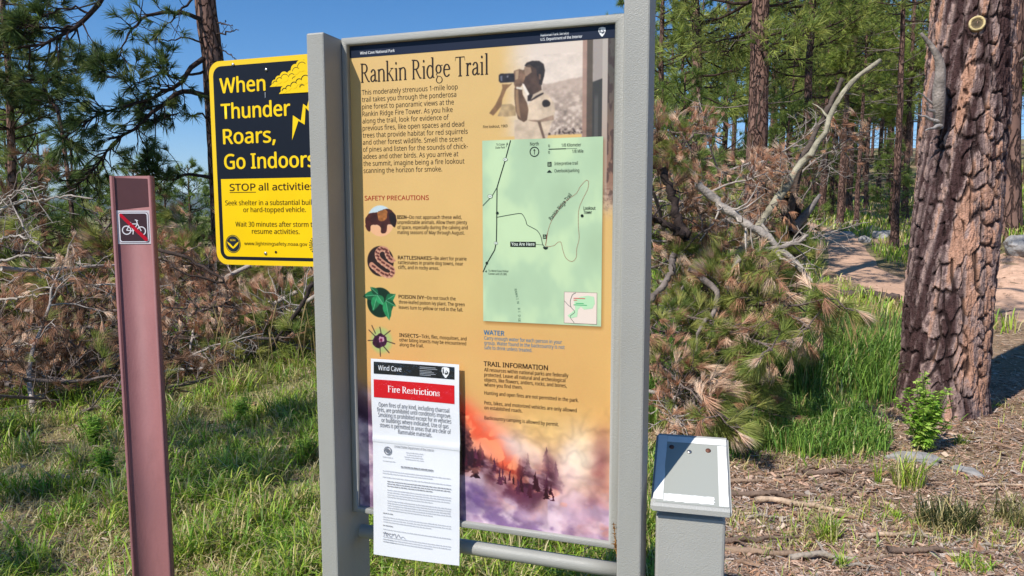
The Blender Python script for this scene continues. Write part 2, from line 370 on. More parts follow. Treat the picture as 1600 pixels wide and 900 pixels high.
# a small book-face alphabet drawn with a broad pen: strokes thick when upright, thin when level
def arc(cx, cy, rx, ry, t0, t1, k=12):
    t = np.radians(np.linspace(t0, t1, k)); return [(cx+rx*math.cos(q), cy+ry*math.sin(q)) for q in t]
def foot(x, y, w=0.075): return ('s', x-w, x+w, y)
SERIF = {  # x height .43, cap .66, ascender .70; y up. ('p', pts[, heavy, light]) pen strokes, ('s', x0, x1, y) slabs, ('d', x, y, r) dots
 'R': (0.58, [('p', [(0.12, 0), (0.12, 0.65)]), foot(0.12, 0), ('s', 0.03, 0.2, 0.65), ('p', [(0.12, 0.635), (0.24, 0.637)]+arc(0.25, 0.485, 0.16, 0.152, 90, -90)+[(0.13, 0.333)]), ('p', [(0.26, 0.335), (0.36, 0.18), (0.47, 0.03), (0.56, 0.012)])]),
 'T': (0.57, [('p', [(0.285, 0), (0.285, 0.65)]), foot(0.285, 0, 0.1), ('p', [(0.04, 0.635), (0.53, 0.635)], 0.04, 0.028), ('p', [(0.045, 0.64), (0.025, 0.51)], 0.016, 0.01), ('p', [(0.525, 0.64), (0.545, 0.51)], 0.016, 0.01)]),
 'F': (0.50, [('p', [(0.12, 0), (0.12, 0.65)]), foot(0.12, 0, 0.09), ('s', 0.03, 0.2, 0.65), ('p', [(0.1, 0.635), (0.45, 0.635)]), ('p', [(0.45, 0.64), (0.465, 0.5)], 0.02, 0.012), ('p', [(0.12, 0.335), (0.36, 0.335)]), ('p', [(0.36, 0.40), (0.36, 0.27)], 0.016, 0.01)]),
 'a': (0.42, [('p', [(0.06, 0.33)]+arc(0.19, 0.30, 0.105, 0.12, 140, 0)+[(0.295, 0.09), (0.31, 0.02), (0.38, 0.02), (0.41, 0.05)]), ('p', [(0.295, 0.25), (0.16, 0.215)]+arc(0.15, 0.105, 0.095, 0.1, 110, 300)+[(0.295, 0.09)])]),
 'n': (0.50, [('p', [(0.1, 0), (0.1, 0.42)]), foot(0.1, 0), ('s', 0.02, 0.1, 0.40), ('p', [(0.1, 0.33), (0.17, 0.40)]+arc(0.275, 0.295, 0.115, 0.125, 110, 0)+[(0.39, 0.0)]), foot(0.39, 0)]),
 'k': (0.48, [('p', [(0.1, 0), (0.1, 0.70)]), foot(0.1, 0), ('s', 0.02, 0.1, 0.685), ('p', [(0.1, 0.19), (0.36, 0.415)], 0.03, 0.02), ('s', 0.28, 0.44, 0.42), ('p', [(0.19, 0.255), (0.40, 0.02)]), ('s', 0.33, 0.48, 0.0)]),
 'i': (0.245, [('p', [(0.125, 0), (0.125, 0.42)]), foot(0.125, 0), ('s', 0.035, 0.125, 0.40), ('d', 0.12, 0.585, 0.05)]),
 'd': (0.49, [('p', [(0.37, 0.02), (0.37, 0.70)]), ('s', 0.28, 0.37, 0.685), ('s', 0.37, 0.46, 0.01), ('p', arc(0.225, 0.21, 0.165, 0.215, 35, 325, 22))]),
 'g': (0.44, [('p', arc(0.20, 0.285, 0.13, 0.135, 0, 360, 22)), ('p', [(0.29, 0.38), (0.37, 0.41), (0.43, 0.405)], 0.03, 0.025), ('p', [(0.13, 0.165), (0.08, 0.10), (0.12, 0.05), (0.30, 0.03)]+arc(0.235, -0.085, 0.16, 0.11, 50, -230, 20)+[(0.12, 0.04)], 0.05, 0.02)]),
 'e': (0.41, [('p', [(0.07, 0.25), (0.345, 0.25)]+arc(0.21, 0.22, 0.155, 0.205, 10, 300, 24)+[(0.36, 0.08)])]),
 'r': (0.34, [('p', [(0.11, 0), (0.11, 0.42)]), foot(0.11, 0, 0.08), ('s', 0.02, 0.11, 0.40), ('p', [(0.11, 0.29), (0.17, 0.38), (0.25, 0.41)]), ('d', 0.27, 0.385, 0.045)]),
 'l': (0.245, [('p', [(0.125, 0), (0.125, 0.70)]), foot(0.125, 0), ('s', 0.035, 0.125, 0.685)]),
 's': (0.36, [('p', [(0.30, 0.31), (0.29, 0.385), (0.19, 0.425), (0.09, 0.38), (0.085, 0.29), (0.18, 0.225), (0.285, 0.16), (0.29, 0.06), (0.18, 0.005), (0.07, 0.04), (0.055, 0.13)], 0.055, 0.03)]),
 't': (0.31, [('p', [(0.13, 0.56), (0.13, 0.09), (0.17, 0.02), (0.24, 0.015), (0.29, 0.05)]), ('p', [(0.03, 0.40), (0.28, 0.40)])]),
 'c': (0.39, [('p', [(0.33, 0.335)]+arc(0.21, 0.215, 0.155, 0.21, 65, 300, 20)+[(0.36, 0.09)])]),
 'o': (0.46, [('p', arc(0.23, 0.215, 0.18, 0.215, 0, 360, 26))]),
 ' ': (0.24, [])}
def serif(ink, body, a0, b, a1, size, col, weight=1.0, n=None):
    adv = sum(SERIF[c][0] for c in body); sx = (a1-a0)/adv/size; x0 = 0; k = 0
    base = ink.lift if n is None else n
    for c in body:
        w, st = SERIF[c]
        for s in st:
            k += 1; nn = base + 0.00002*(k % 7)
            X = lambda p: np.stack([a0+(x0+np.asarray(p)[:, 0])*size*sx, b-np.asarray(p)[:, 1]*size], 1)
            if s[0] == 'p':
                P = np.asarray(s[1], float); hv = (s[2] if len(s) > 2 else 0.088)*weight; lt = (s[3] if len(s) > 3 else 0.036)*weight
                T = np.gradient(P, axis=0); T /= np.linalg.norm(T, axis=1, keepdims=True)+1e-12
                wd = np.sqrt((hv*T[:, 1])**2+(lt*T[:, 0])**2); N_ = np.stack([-T[:, 1], T[:, 0]], 1)*wd[:, None]*0.5
                Q = X(np.concatenate([P+N_, P-N_])); m = len(P); i = np.arange(m-1)
                ink.add(ink.fn(Q[:, 0], Q[:, 1], nn), np.stack([i, i+1, m+i+1, m+i], 1), col)
            elif s[0] == 's':
                t = 0.016*weight; ink.poly(X([(s[1], s[3]-t), (s[2], s[3]-t), (s[2], s[3]+t), (s[1], s[3]+t)]), col, nn)
            else:
                t = np.linspace(0, 2*np.pi, 12, endpoint=False); ink.poly(X(np.stack([s[1]+s[3]*np.cos(t), s[2]+s[3]*np.sin(t)], 1)), col, nn)
        x0 += w

def arrowhead(ink, a, b, h, light, dark, n):
    """the ranger service's arrowhead badge, drawn small: a downward arrow point with a tree and a peak"""
    P = np.array([(-.36, -.42), (-.1, -.5), (.12, -.5), (.37, -.42), (.40, -.1), (.28, .22), (.06, .5), (-.04, .5), (-.27, .22), (-.40, -.1)])*h
    ink.poly(P+[a, b], light, n)
    ink.poly(np.array([(-.28, .1), (-.3, -.32), (-.18, -.38), (-.14, .12)])*h+[a, b], dark, n+.0002)
    ink.poly(np.array([(-.1, .05), (.08, -.2), (.2, -.12), (.3, .02), (.2, .16), (0, .22)])*h+[a, b], dark, n+.0002)
    ink.poly(np.array([(-.02, .0), (.08, -.14), (.16, -.06), (.1, .04)])*h+[a, b], light, n+.0004)

# ------------------------------------------------------------------ the trailhead board
ZT = 1.9785; PW, PH = 0.6074, 1.08
def pf(a, b, n): a = np.asarray(a, float); b = np.asarray(b, float); return np.stack([a, np.broadcast_to(-np.asarray(n, float), a.shape), ZT-b], -1)
board = tag(empty("trailhead_board", (-0.3676, 1.6938, 0), -0.32151), "tall grey metal framed board with the yellow Rankin Ridge Trail panel", "information board")
B_RZ = -0.32151
bm_obj("post", bevel_box(-0.0595, -0.0150, -0.081, 0.068, -0.3, ZT+0.0145, 0.004), M['paint'], board)
bm_obj("post", bevel_box(0.6375, 0.6872, -0.081, -0.004, -0.3, ZT+0.095, 0.004), M['paint'], board)
def ring_frame(name, outer, inner, n_front, n_back, r, mat, parent):
    (a0, b0, a1, b1), (c0, d0, c1, d1) = outer, inner
    def loop(t, n):  # t 0 = outer edge, 1 = inner edge
        return pf([a0+(c0-a0)*t, a1+(c1-a1)*t, a1+(c1-a1)*t, a0+(c0-a0)*t], [b0+(d0-b0)*t, b0+(d0-b0)*t, b1+(d1-b1)*t, b1+(d1-b1)*t], n)
    prof = [(0, n_back), (0, n_front-r), (0.08, n_front-0.3*r), (0.25, n_front), (0.75, n_front), (0.92, n_front-0.3*r), (1, n_front-r), (1, n_back), (0, n_back)]
    V = np.concatenate([loop(t, n) for t, n in prof]); m = MB(); F = []
    for k in range(len(prof)-1):
        for c in range(4): F.append((k*4+c, k*4+(c+1) % 4, k*4+4+(c+1) % 4, k*4+4+c))
    m.add(V, F); return m.build(name, mat, parent)
ring_frame("frame", (-0.0148, -0.0165, 0.6373, 1.0935), (0.0, 0.0, PW, PH), 0.012, -0.022, 0.004, M['paint'], board)
mb = MB(); tube(mb, pf(np.linspace(-0.0148, 0.6373, 8), np.full(8, 1.158), -0.03)[:, :], 0.0165, 20)
mb.build("lower_rail", M['paint'], board, smooth=True)
bolts = MB()
# ------------------------------------------------------------------ the printed panel: one sheet of artwork painted here in code
SSA = 2; AW, AH = 608*SSA, 1080*SSA
AX, AY = np.meshgrid((np.arange(AW)+0.5)/SSA, (np.arange(AH)+0.5)/SSA)      # millimetres on the panel
def c8(r, g, b): return np.array([r, g, b], float)
def inpoly(P, jag=0.0, seed=0):
    P = np.asarray(P, float); x0, y0 = P.min(0)-4-jag; x1, y1 = P.max(0)+4+jag
    sx = slice(max(0, int(x0*SSA)), min(AW, int(x1*SSA)+1)); sy = slice(max(0, int(y0*SSA)), min(AH, int(y1*SSA)+1))
    X = AX[sy, sx]; Y = AY[sy, sx]
    if jag: X, Y = X+(fbm(X*0.16, Y*0.16, seed, 4)-0.5)*2*jag, Y+(fbm(X*0.16+40, Y*0.16, seed+5, 4)-0.5)*2*jag
    ins = np.zeros(X.shape, bool)
    for (xa, ya), (xb, yb) in zip(P, np.roll(P, -1, 0)):
        ins ^= ((ya > Y) != (yb > Y)) & (X < (xb-xa)*(Y-ya)/(yb-ya+1e-12)+xa)
    return (sy, sx), ins
ART = np.zeros((AH, AW, 3))
def fill(P, col, jag=0.0, seed=0, alpha=1.0, tex=0.0, ts=0.1):
    sl_, m = inpoly(P, jag, seed); A = ART[sl_]; c = np.asarray(col, float)
    c = c*(1+tex*(fbm(AX[sl_]*ts, AY[sl_]*ts, seed+3, 4)-0.5)*2)[..., None] if tex else c
    ART[sl_] = np.where(m[..., None], A*(1-alpha)+c*alpha, A)
def blend(mask, col): global ART; ART = ART*(1-mask[..., None]) + np.asarray(col, float)*mask[..., None]
def blur(img, k):
    for ax in (0, 1):
        c = np.cumsum(np.pad(img, [(k+1, k) if i == ax else (0, 0) for i in range(img.ndim)], mode='edge'), axis=ax)
        n = img.shape[ax]; w = 2*k+1
        img = (np.take(c, np.arange(w, w+n), ax)-np.take(c, np.arange(0, n), ax))/w
    return img
def stroke(P, w, col):
    P = np.asarray(P, float)
    x0, y0 = P.min(0)-w; x1, y1 = P.max(0)+w
    sx = slice(max(0, int(x0*SSA)), int(x1*SSA)+2); sy = slice(max(0, int(y0*SSA)), int(y1*SSA)+2); X = AX[sy, sx]; Y = AY[sy, sx]; d = np.full(X.shape, 1e9)
    for a, b in zip(P[:-1], P[1:]):
        v = b-a; t = np.clip(((X-a[0])*v[0]+(Y-a[1])*v[1])/(v@v+1e-9), 0, 1); d = np.minimum(d, np.hypot(X-a[0]-t*v[0], Y-a[1]-t*v[1]))
    ART[sy, sx] = np.where((d < w/2)[..., None], col, ART[sy, sx])
# mustard ground with a soft mottling
t = AY/1080
ART[:] = c8(220, 182, 116)*(1-t)[..., None] + c8(214, 168, 98)*t[..., None]
ART *= (1+0.05*(fbm(AX/90, AY/90, 3, 4)-0.5))[..., None]
blend(sstep(560, 700, AY)*0.35*fbm(AX/120, AY/120, 8, 3), c8(236, 150, 90))
# old photograph of a lookout with field glasses, fading into the ground on its left
MAN = {'hair': [(416, 70), (421, 64), (433, 61), (448, 62), (458, 69), (461, 82), (459, 94), (456, 104), (454, 112), (448, 109), (449, 97), (444, 91), (442, 78), (433, 72), (427, 68), (419, 71)], 'face': [(419, 71), (427, 68), (433, 72), (442, 78), (446, 91), (449, 97), (453, 112), (454, 122), (433, 131), (426, 130), (415, 111), (411, 105), (415, 89), (414, 79)], 'hand': [(393, 79), (405, 76), (414, 79), (419, 91), (416, 99), (411, 109), (405, 115), (396, 115), (393, 106), (391, 92)], 'bino': [(359, 86), (363, 83), (392, 84), (394, 88), (394, 102), (363, 102), (359, 98)], 'farm': [(366, 105), (383, 106), (390, 104), (383, 110), (376, 116), (367, 136), (365, 150), (346, 170), (337, 164), (351, 147), (362, 127), (367, 113)], 'fsleeve': [(365, 147), (387, 147), (397, 154), (397, 172), (374, 173), (356, 171), (362, 158)], 'narm': [(394, 114), (411, 115), (412, 128), (422, 147), (425, 161), (422, 182), (415, 186), (402, 179), (397, 162), (394, 137)], 'watch': [(398, 112), (411, 114), (411, 119), (398, 116)], 'shirt': [(457, 126), (470, 135), (481, 150), (483, 166), (481, 184), (475, 190), (466, 222), (394, 222), (394, 181), (405, 181), (415, 186), (423, 182), (425, 163), (423, 151), (427, 147), (438, 137), (448, 128)], 'strap': [(411, 106), (415, 107), (427, 128), (424, 132), (416, 122)], 'tie': [(423, 130), (435, 131), (442, 131), (458, 127), (458, 130), (431, 143), (423, 143)], 'collar': [(435, 131), (455, 121), (458, 126), (442, 133), (430, 141)], 'patch': [(473, 150), (472, 154), (469, 156), (465, 157), (460, 157), (457, 155), (455, 151), (455, 147), (457, 144), (460, 142), (465, 142), (469, 144), (472, 147)], 'fold': [(445, 186), (451, 185), (462, 222), (457, 222)], 'sl': [(423, 182), (449, 183), (479, 174), (481, 184), (449, 188), (431, 185)]}
ph = sstep(345, 440, AX + 25*(fbm(AX/50, AY/50, 14, 3)-0.5))*(1-sstep(250, 420, AY)*sstep(0, 1, 1.0*(AX < 585)))*(AX > 330)*(AY < 460)
ph = np.where(AY > 215, ph*(AX > 540)*(1-sstep(300, 400, AY)), ph)
sky_ = c8(222, 204, 188)*(1-t*0)[..., None]
blend(ph, sky_)
mhill = (AX > 455)*sstep(0, 4, AY-(108-10*sstep(455, 540, AX)+4*(fbm(AX/12, AX*0, 6, 3)-0.5)))*ph
town = fbm(AX/9, AY/7, 41, 4); haze_ = sstep(100, 190, AY)
blend(mhill*1.0, c8(186, 164, 148)); ART = np.where((mhill > 0.5)[..., None], ART*(1+(0.1+0.75*haze_)*(town-0.5))[..., None], ART)
blend(mhill*sstep(0.52, 0.6, town)*haze_*0.8, c8(214, 196, 180)); blend(mhill*sstep(0.60, 0.66, fbm(AX/4, AY/4, 77, 2))*sstep(195, 210, AY), c8(70, 56, 52))
low = 1-sstep(300, 390, AY)
for x0, x1, ca, cb in ((541, 550, (170, 138, 122), (150, 118, 100)), (550, 562, (92, 80, 68), (84, 70, 60)), (562, 582, (162, 150, 142), (160, 148, 140)), (582, 593, (182, 170, 160), (176, 150, 132)), (593, 608, (84, 78, 70), (150, 112, 92))):
    m = (AX >= x0)*(AX < x1)*(AY < 400)*low; tt = sstep(60, 330, AY)[..., None]
    blend(m, c8(*ca)*(1-tt)+c8(*cb)*tt)
blend((AX > 562)*(AX < 582)*sstep(0, 3, AY-(110-(AX-562)*0.3))*low, c8(64, 62, 58)); blend((AX > 566)*(AX < 574)*sstep(130, 150, AY)*low*0.6, c8(100, 96, 92))
blend((AX > 593)*(fbm(AX/6, AY/18, 55, 3) > 0.5)*low*0.6, c8(60, 44, 42))
P = MAN
fill(P['farm'], c8(134, 100, 66), tex=.2); fill(P['fsleeve'], c8(176, 148, 108), tex=.25, ts=.09)
fill(P['shirt'], c8(206, 182, 156), tex=.14, ts=.07); fill(P['sl'], c8(150, 124, 104), tex=.2); fill(P['fold'], c8(112, 90, 76))
fill(P['face'], c8(76, 58, 48), tex=.35, ts=.08); fill([(416, 72), (430, 74), (432, 84), (420, 92), (415, 86)], c8(150, 122, 100)); fill(P['hair'], c8(48, 40, 38), tex=.3, ts=.2)
fill(P['narm'], c8(104, 78, 60), tex=.3, ts=.05); fill([(396, 118), (402, 118), (404, 150), (408, 178), (400, 170), (396, 140)], c8(150, 118, 88)); fill(P['hand'], c8(120, 92, 72), tex=.35, ts=.12)
fill([(396, 80), (404, 78), (402, 96), (396, 98)], c8(172, 142, 112)); fill(P['bino'], c8(40, 36, 40), tex=.4, ts=.2); fill([(362, 88), (367, 87), (367, 99), (363, 98)], c8(104, 104, 116)); fill([(377, 88), (381, 88), (380, 92), (377, 92)], c8(130, 128, 132))
fill(P['tie'], c8(52, 42, 40)); fill(P['collar'], c8(196, 174, 150)); fill(P['strap'], c8(236, 222, 206)); fill(P['watch'], c8(222, 208, 190)); fill(P['patch'], c8(52, 44, 42), tex=.5, ts=.3)
fill([(447, 88), (452, 90), (452, 100), (448, 100)], c8(112, 86, 70))
sl_ = np.s_[100:450, 640:1130]; ART[sl_] = blur(ART[sl_], 2); ART[sl_] *= (1+.16*(fbm(AX[sl_]/14, AY[sl_]/10, 301, 4)-.5)*ph[sl_])[..., None]
# fire on the ridge with smoke along the foot of the sheet
n1 = fbm(AX/75, AY/60, 91, 5); n2 = fbm(AX/38+7, AY/38, 95, 5); n3 = fbm(AX/140, AY/110, 99, 3)
edge = 790 + 0.05*(AX-300) + 60*(n3-0.5)
base = sstep(0, 150, AY-edge)
blend(base*0.9, c8(206, 150, 120)); blend(base*sstep(.45, .7, n1)*0.8, c8(236, 196, 150)); blend(base*sstep(.5, .72, n2)*0.6, c8(150, 98, 100))
diag = AY-(905+0.52*(AX-330))
pur = sstep(0, 130, diag+70*(n1-0.5)); blend(pur, c8(160, 124, 144)); blend(pur*sstep(.40, .62, n2), c8(212, 184, 194)); blend(pur*(1-sstep(.34, .50, n1))*0.85, c8(104, 70, 104)); blend(pur*sstep(420, 590, AX)*0.6, c8(212, 160, 176))
blend(sstep(300, 90, AX)*sstep(800, 900, AY), c8(62, 30, 70)); blend(sstep(60, 0, AX)*sstep(760, 860, AY)*0.7, c8(40, 18, 44))
fl = np.exp(-(((AX-325)*0.72-(AY-880)*0.69)/90)**2 - (((AX-325)*0.69+(AY-880)*0.72-0)/78)**2)
fl2 = np.exp(-((AY-(812+0.98*(AX-255)))/(34+0.16*(AX-255)))**2)*(AX > 240)*sstep(412, 370, AX)
blend(np.clip(fl2*0.98, 0, 1), c8(238, 98, 66)); blend(np.clip(fl2*sstep(.45, .62, n2)*0.7, 0, 1), c8(250, 156, 110))
wh = np.exp(-((AX-372)/58)**2-((AY-895-0.35*(AX-372))/34)**2); blend(np.clip(wh*(0.5+0.9*n2), 0, 1), c8(232, 206, 196))
for cx, cy, rx, ry, col, k in ((540, 905, 44, 52, (246, 222, 188), 1.0), (470, 850, 60, 40, (236, 194, 120), 0.7), (590, 905, 26, 60, (124, 58, 62), 0.7), (520, 1010, 60, 34, (222, 184, 200), 0.8), (585, 1030, 40, 60, (196, 130, 150), 0.8), (300, 1040, 60, 30, (96, 62, 120), 0.7), (430, 1060, 60, 20, (206, 170, 190), 0.7), (570, 1000, 24, 16, (140, 80, 96), 0.6)):
    blend(np.clip(np.exp(-((AX-cx)/rx)**2-((AY-cy)/ry)**2)*k*(0.55+0.9*n2), 0, 1), c8(*col))
FIRE = {'lefttree': [(228, 840), (253, 824), (266, 820), (274, 832), (281, 854), (289, 860), (286, 874), (294, 882), (293, 915), (308, 951), (251, 978), (200, 960)], 'ridge': [(252, 928), (293, 911), (313, 921), (334, 931), (349, 934), (366, 944), (395, 955), (403, 924), (420, 910), (426, 925), (420, 959), (432, 977), (445, 956), (436, 920), (440, 904), (451, 923), (455, 946), (463, 897), (471, 894), (485, 911), (489, 934), (501, 965), (507, 985), (485, 987), (469, 1001), (453, 1007), (445, 1029), (432, 1041), (403, 1030), (374, 1013), (340, 988), (319, 962), (289, 953), (258, 977)], 'spk': [(319, 995), (325, 986), (329, 998), (340, 988), (343, 1005), (329, 1004)]}
rm = np.zeros((AH, AW)); sl_, m_ = inpoly(FIRE['ridge'], 12, 61); rm[sl_] = m_; rm = blur(blur(rm, 14), 10); blend(np.clip(rm*1.1, 0, 1)*.9, c8(78, 32, 48))
rm = np.zeros((AH, AW)); sl_, m_ = inpoly([(252, 925), (293, 911), (334, 931), (395, 955), (470, 935), (505, 965), (500, 985), (450, 985), (380, 985), (300, 950)], 10, 63); rm[sl_] = m_; blend(blur(rm, 4)*.9, c8(62, 22, 38))
def fir(x, y, h, col, seed):      # a small conifer in silhouette
    q = np.random.default_rng(seed); L = [(x, y-h)]; R_ = []
    for k in range(1, 7):
        f = k/6; w = h*.24*f*q.uniform(.6, 1.2); L.append((x-w, y-h*(1-f))); L.append((x-w*.5, y-h*(1-f)-h*.02)); R_.append((x+w*q.uniform(.7, 1.2), y-h*(1-f))); R_.append((x+w*.5, y-h*(1-f)-h*.02))
    fill(L+R_[::-1], col, jag=3, seed=seed, tex=.3)
q_ = np.random.default_rng(17); top = np.array(FIRE['ridge'][1:30])
for i in range(22):
    x = q_.uniform(262, 505); y = np.interp(x, [252, 293, 334, 366, 395, 470, 505], [930, 914, 936, 950, 962, 960, 990])+q_.uniform(2, 26); fir(x, y, q_.uniform(22, 50), c8(*[(58, 20, 34), (74, 26, 44), (50, 18, 40)][i % 3]), i)
fir(466, 960, 74, c8(62, 22, 38), 91); fir(489, 985, 70, c8(70, 26, 44), 92); fir(424, 962, 58, c8(60, 20, 36), 93); fir(405, 975, 60, c8(66, 24, 40), 94)
fill(FIRE['lefttree'], c8(40, 18, 34), jag=8, seed=67, tex=.3)
for i in range(7): fir(258+i*7, 880+i*16, 60, c8(44, 18, 34), 120+i)
blend(np.clip(fl2*sstep(.50, .68, n1)*0.55*(diag < -10), 0, 1), c8(246, 120, 84))
n4 = fbm(AX/48, AY/34, 203, 5); lowd = sstep(0, 46, AY-(968+0.42*(AX-290)) + 70*(n4-.5))*(AX < 470) + sstep(0, 40, AY-(1004-0.22*(AX-450)) + 60*(n4-.5))*(AX >= 470)
blend(np.clip(lowd, 0, 1)*(0.55+.45*sstep(.35, .6, n2)), c8(184, 156, 178)); blend(np.clip(lowd, 0, 1)*(1-sstep(.36, .52, n1))*.75, c8(112, 80, 124)); blend(np.clip(lowd, 0, 1)*sstep(.52, .7, n4)*.7, c8(228, 202, 206))
blend(sstep(380, 280, AX)*sstep(960, 1010, AY)*sstep(.62, .4, n1)*.6, c8(96, 72, 124))
blend(np.clip(np.exp(-((AX-410)/60)**2-((AY-1000)/30)**2)*.6*(.3+n2), 0, 1), c8(84, 40, 74))
for cx, cy, rx, ry, k in ((445, 930, 16, 26, .75), (380, 905, 30, 18, .6), (520, 925, 26, 44, .8), (350, 890, 34, 16, .5)): blend(np.clip(np.exp(-((AX-cx)/rx)**2-((AY-cy)/ry)**2)*k*(.2+1.3*n4), 0, 1), c8(226, 196, 196))
ws = fbm(AX/60+AY/90, AY/26-AX/60, 221, 5); band = np.exp(-((AY-(925+.38*(AX-300)))/75)**2)*(AX > 250)
blend(np.clip(band*sstep(.50, .70, ws)*.62, 0, 1), c8(206, 166, 170)); blend(np.clip(band*sstep(.58, .74, fbm(AX/30, AY/22, 227, 4))*.5, 0, 1), c8(232, 150, 120))
for cx, cy, rx, ry, col, k in ((372, 900, 50, 26, (240, 214, 200), .75), (330, 880, 34, 26, (244, 128, 92), .6), (545, 900, 46, 50, (248, 226, 196), .6), (440, 905, 34, 30, (238, 196, 170), .5), (520, 960, 40, 30, (232, 190, 188), .55), (470, 1045, 70, 30, (222, 190, 200), .5), (560, 1040, 40, 36, (214, 156, 168), .5), (585, 930, 20, 50, (150, 84, 84), .5)):
    blend(np.clip(np.exp(-((AX-cx)/rx)**2-((AY-cy)/ry)**2)*k*(.15+1.5*fbm(AX/34+cx, AY/26, 241, 5)), 0, 1), c8(*col))
def billow(x, y, s): q = np.clip(np.abs(2*fbm(x, y, s, 3)-1)*2.2, 0, 1)**.6; return .62*q+.38*fbm(x*2.3, y*2.3, s+9, 4)+.06
wxp = AX+34*(fbm(AX/40, AY/40, 401, 3)-.5); wyp = AY+34*(fbm(AX/40+9, AY/40, 403, 3)-.5); bil = billow(wxp/44, wyp/36, 405); zone = sstep(800, 880, AY+.12*(AX-300))
ART = ART*(1+(.30*(blur(bil, 5)-.58))[..., None]*zone[..., None]*np.array([1.0, 1.05, .95]))
fl3 = np.exp(-((AY-(822+0.93*(AX-258))+22*(bil-.6))/(24+0.10*(AX-255)))**2)*(AX > 245)*sstep(420, 380, AX); blend(np.clip(fl3*.75, 0, 1), c8(236, 84, 52)); blend(np.clip(fl3*sstep(.62, .8, bil)*.7, 0, 1), c8(252, 168, 120))
for i in range(26):
    x = q_.uniform(258, 500); fir(x, np.interp(x, [252, 293, 334, 366, 395, 470, 505], [940, 926, 950, 966, 980, 972, 996])+q_.uniform(0, 34), q_.uniform(18, 46), c8(*[(56, 18, 32), (70, 24, 42), (84, 36, 58)][i % 3]), 300+i)
# four round pictures beside the warnings
def disc_art(cx, cy, rx, ry, col, soft=2.0):
    d = np.hypot((AX-cx)/rx, (AY-cy)/ry); blend((1-sstep(1-soft/rx, 1, d)), col)
disc_art(70, 394, 35, 36, c8(196, 212, 216)); blend((np.hypot((AX-70)/35, (AY-394)/36) < 1)*sstep(392, 408, AY), c8(232, 176, 132))
PICS = {'bison': [(31, 388), (41, 378), (64, 373), (82, 367), (98, 370), (109, 382), (111, 396), (106, 410), (100, 404), (88, 404), (84, 420), (72, 422), (68, 406), (47, 404), (42, 418), (35, 416), (30, 400)], 'hump': [(62, 376), (82, 368), (89, 376), (82, 392), (66, 394)], 'snake': [(45, 496), (61, 508), (79, 518), (95, 518), (98, 505), (80, 494), (64, 482), (60, 469), (69, 459), (83, 461), (87, 473), (96, 483), (105, 485)], 'l1': [(22, 574), (27, 557), (46, 552), (57, 562), (41, 574)], 'l2': [(36, 575), (57, 562), (73, 580), (61, 589), (43, 592)], 'l3': [(78, 578), (97, 561), (105, 581), (87, 589)], 'l4': [(78, 578), (95, 590), (86, 621), (73, 605)], 'bug': [(43, 674), (53, 661), (67, 656), (80, 667), (76, 682), (57, 690), (45, 684)]}
cl_ = lambda P: smooth_path(list(P)+[P[0]], len(P)*6)[:-1]
fill(cl_(PICS['bison']), c8(66, 30, 26), jag=2, seed=5, tex=.4, ts=.12); fill(cl_(PICS['hump']), c8(164, 100, 48), jag=2, seed=6, tex=.3, ts=.2); fill(cl_([(92, 378), (104, 376), (110, 392), (104, 408), (94, 394)]), c8(34, 18, 20), tex=.3)
disc_art(68, 487, 35, 36, c8(42, 26, 24))
sp_ = smooth_path(PICS['snake'], 60); stroke(sp_[:56], 13, c8(196, 138, 112)); stroke(sp_[50:], 4.5, c8(190, 130, 104))
for q in sp_[2:54:3]: stroke([q-[3, 2], q+[3, 1]], 4.5, c8(96, 50, 44)); stroke([q+[-5, 4], q+[-3, 5]], 2, c8(228, 180, 150))
disc_art(65, 583, 35, 36, c8(12, 44, 30))
def leaf(b0, tip, w, col):
    b0 = np.array(b0, float); tip = np.array(tip, float); d = tip-b0; n = np.array([-d[1], d[0]])/np.hypot(*d); f = np.linspace(0, 1, 14); h = w*np.sin(np.pi*f**.8)*(1-.25*f)
    up = b0+d*f[:, None]+n*h[:, None]; dn = b0+d*f[:, None]-n*h[:, None]
    fill(np.concatenate([up, (b0+d*f[:, None])[::-1]]), c8(*col), jag=1, seed=int(w), tex=.18, ts=.15); fill(np.concatenate([dn, (b0+d*f[:, None])[::-1]]), c8(*[x*.78 for x in col]), jag=1, seed=int(w)+2, tex=.18, ts=.15)
    stroke([b0, b0+d*.9], .9, c8(150, 206, 164))
for q in (((58, 566), (20, 570), 12, (30, 112, 70)), ((58, 566), (46, 604), 13, (40, 138, 84)), ((58, 566), (76, 590), 11, (46, 148, 92)), ((60, 564), (40, 548), 9, (22, 96, 60)), ((80, 578), (106, 562), 11, (28, 120, 72)), ((80, 578), (88, 624), 13, (38, 136, 82)), ((80, 578), (106, 590), 9, (24, 104, 62))): leaf(*q)
disc_art(66, 672, 34, 37, c8(170, 186, 112), 14)
for a, b in (((34, 649), (57, 669)), ((63, 641), (67, 660)), ((76, 672), (101, 678)), ((62, 685), (63, 710)), ((31, 674), (48, 673)), ((51, 656), (42, 638)), ((70, 684), (86, 700)), ((74, 660), (90, 648))): stroke([a, b], 2.2, c8(60, 44, 44))
fill(cl_(PICS['bug']), c8(58, 22, 50), jag=3, seed=9, tex=.6, ts=.2); fill([(60, 664), (72, 664), (74, 674), (62, 678)], c8(200, 150, 170), jag=3, seed=4); fill([(62, 668), (69, 667), (69, 674), (63, 675)], c8(120, 40, 70))
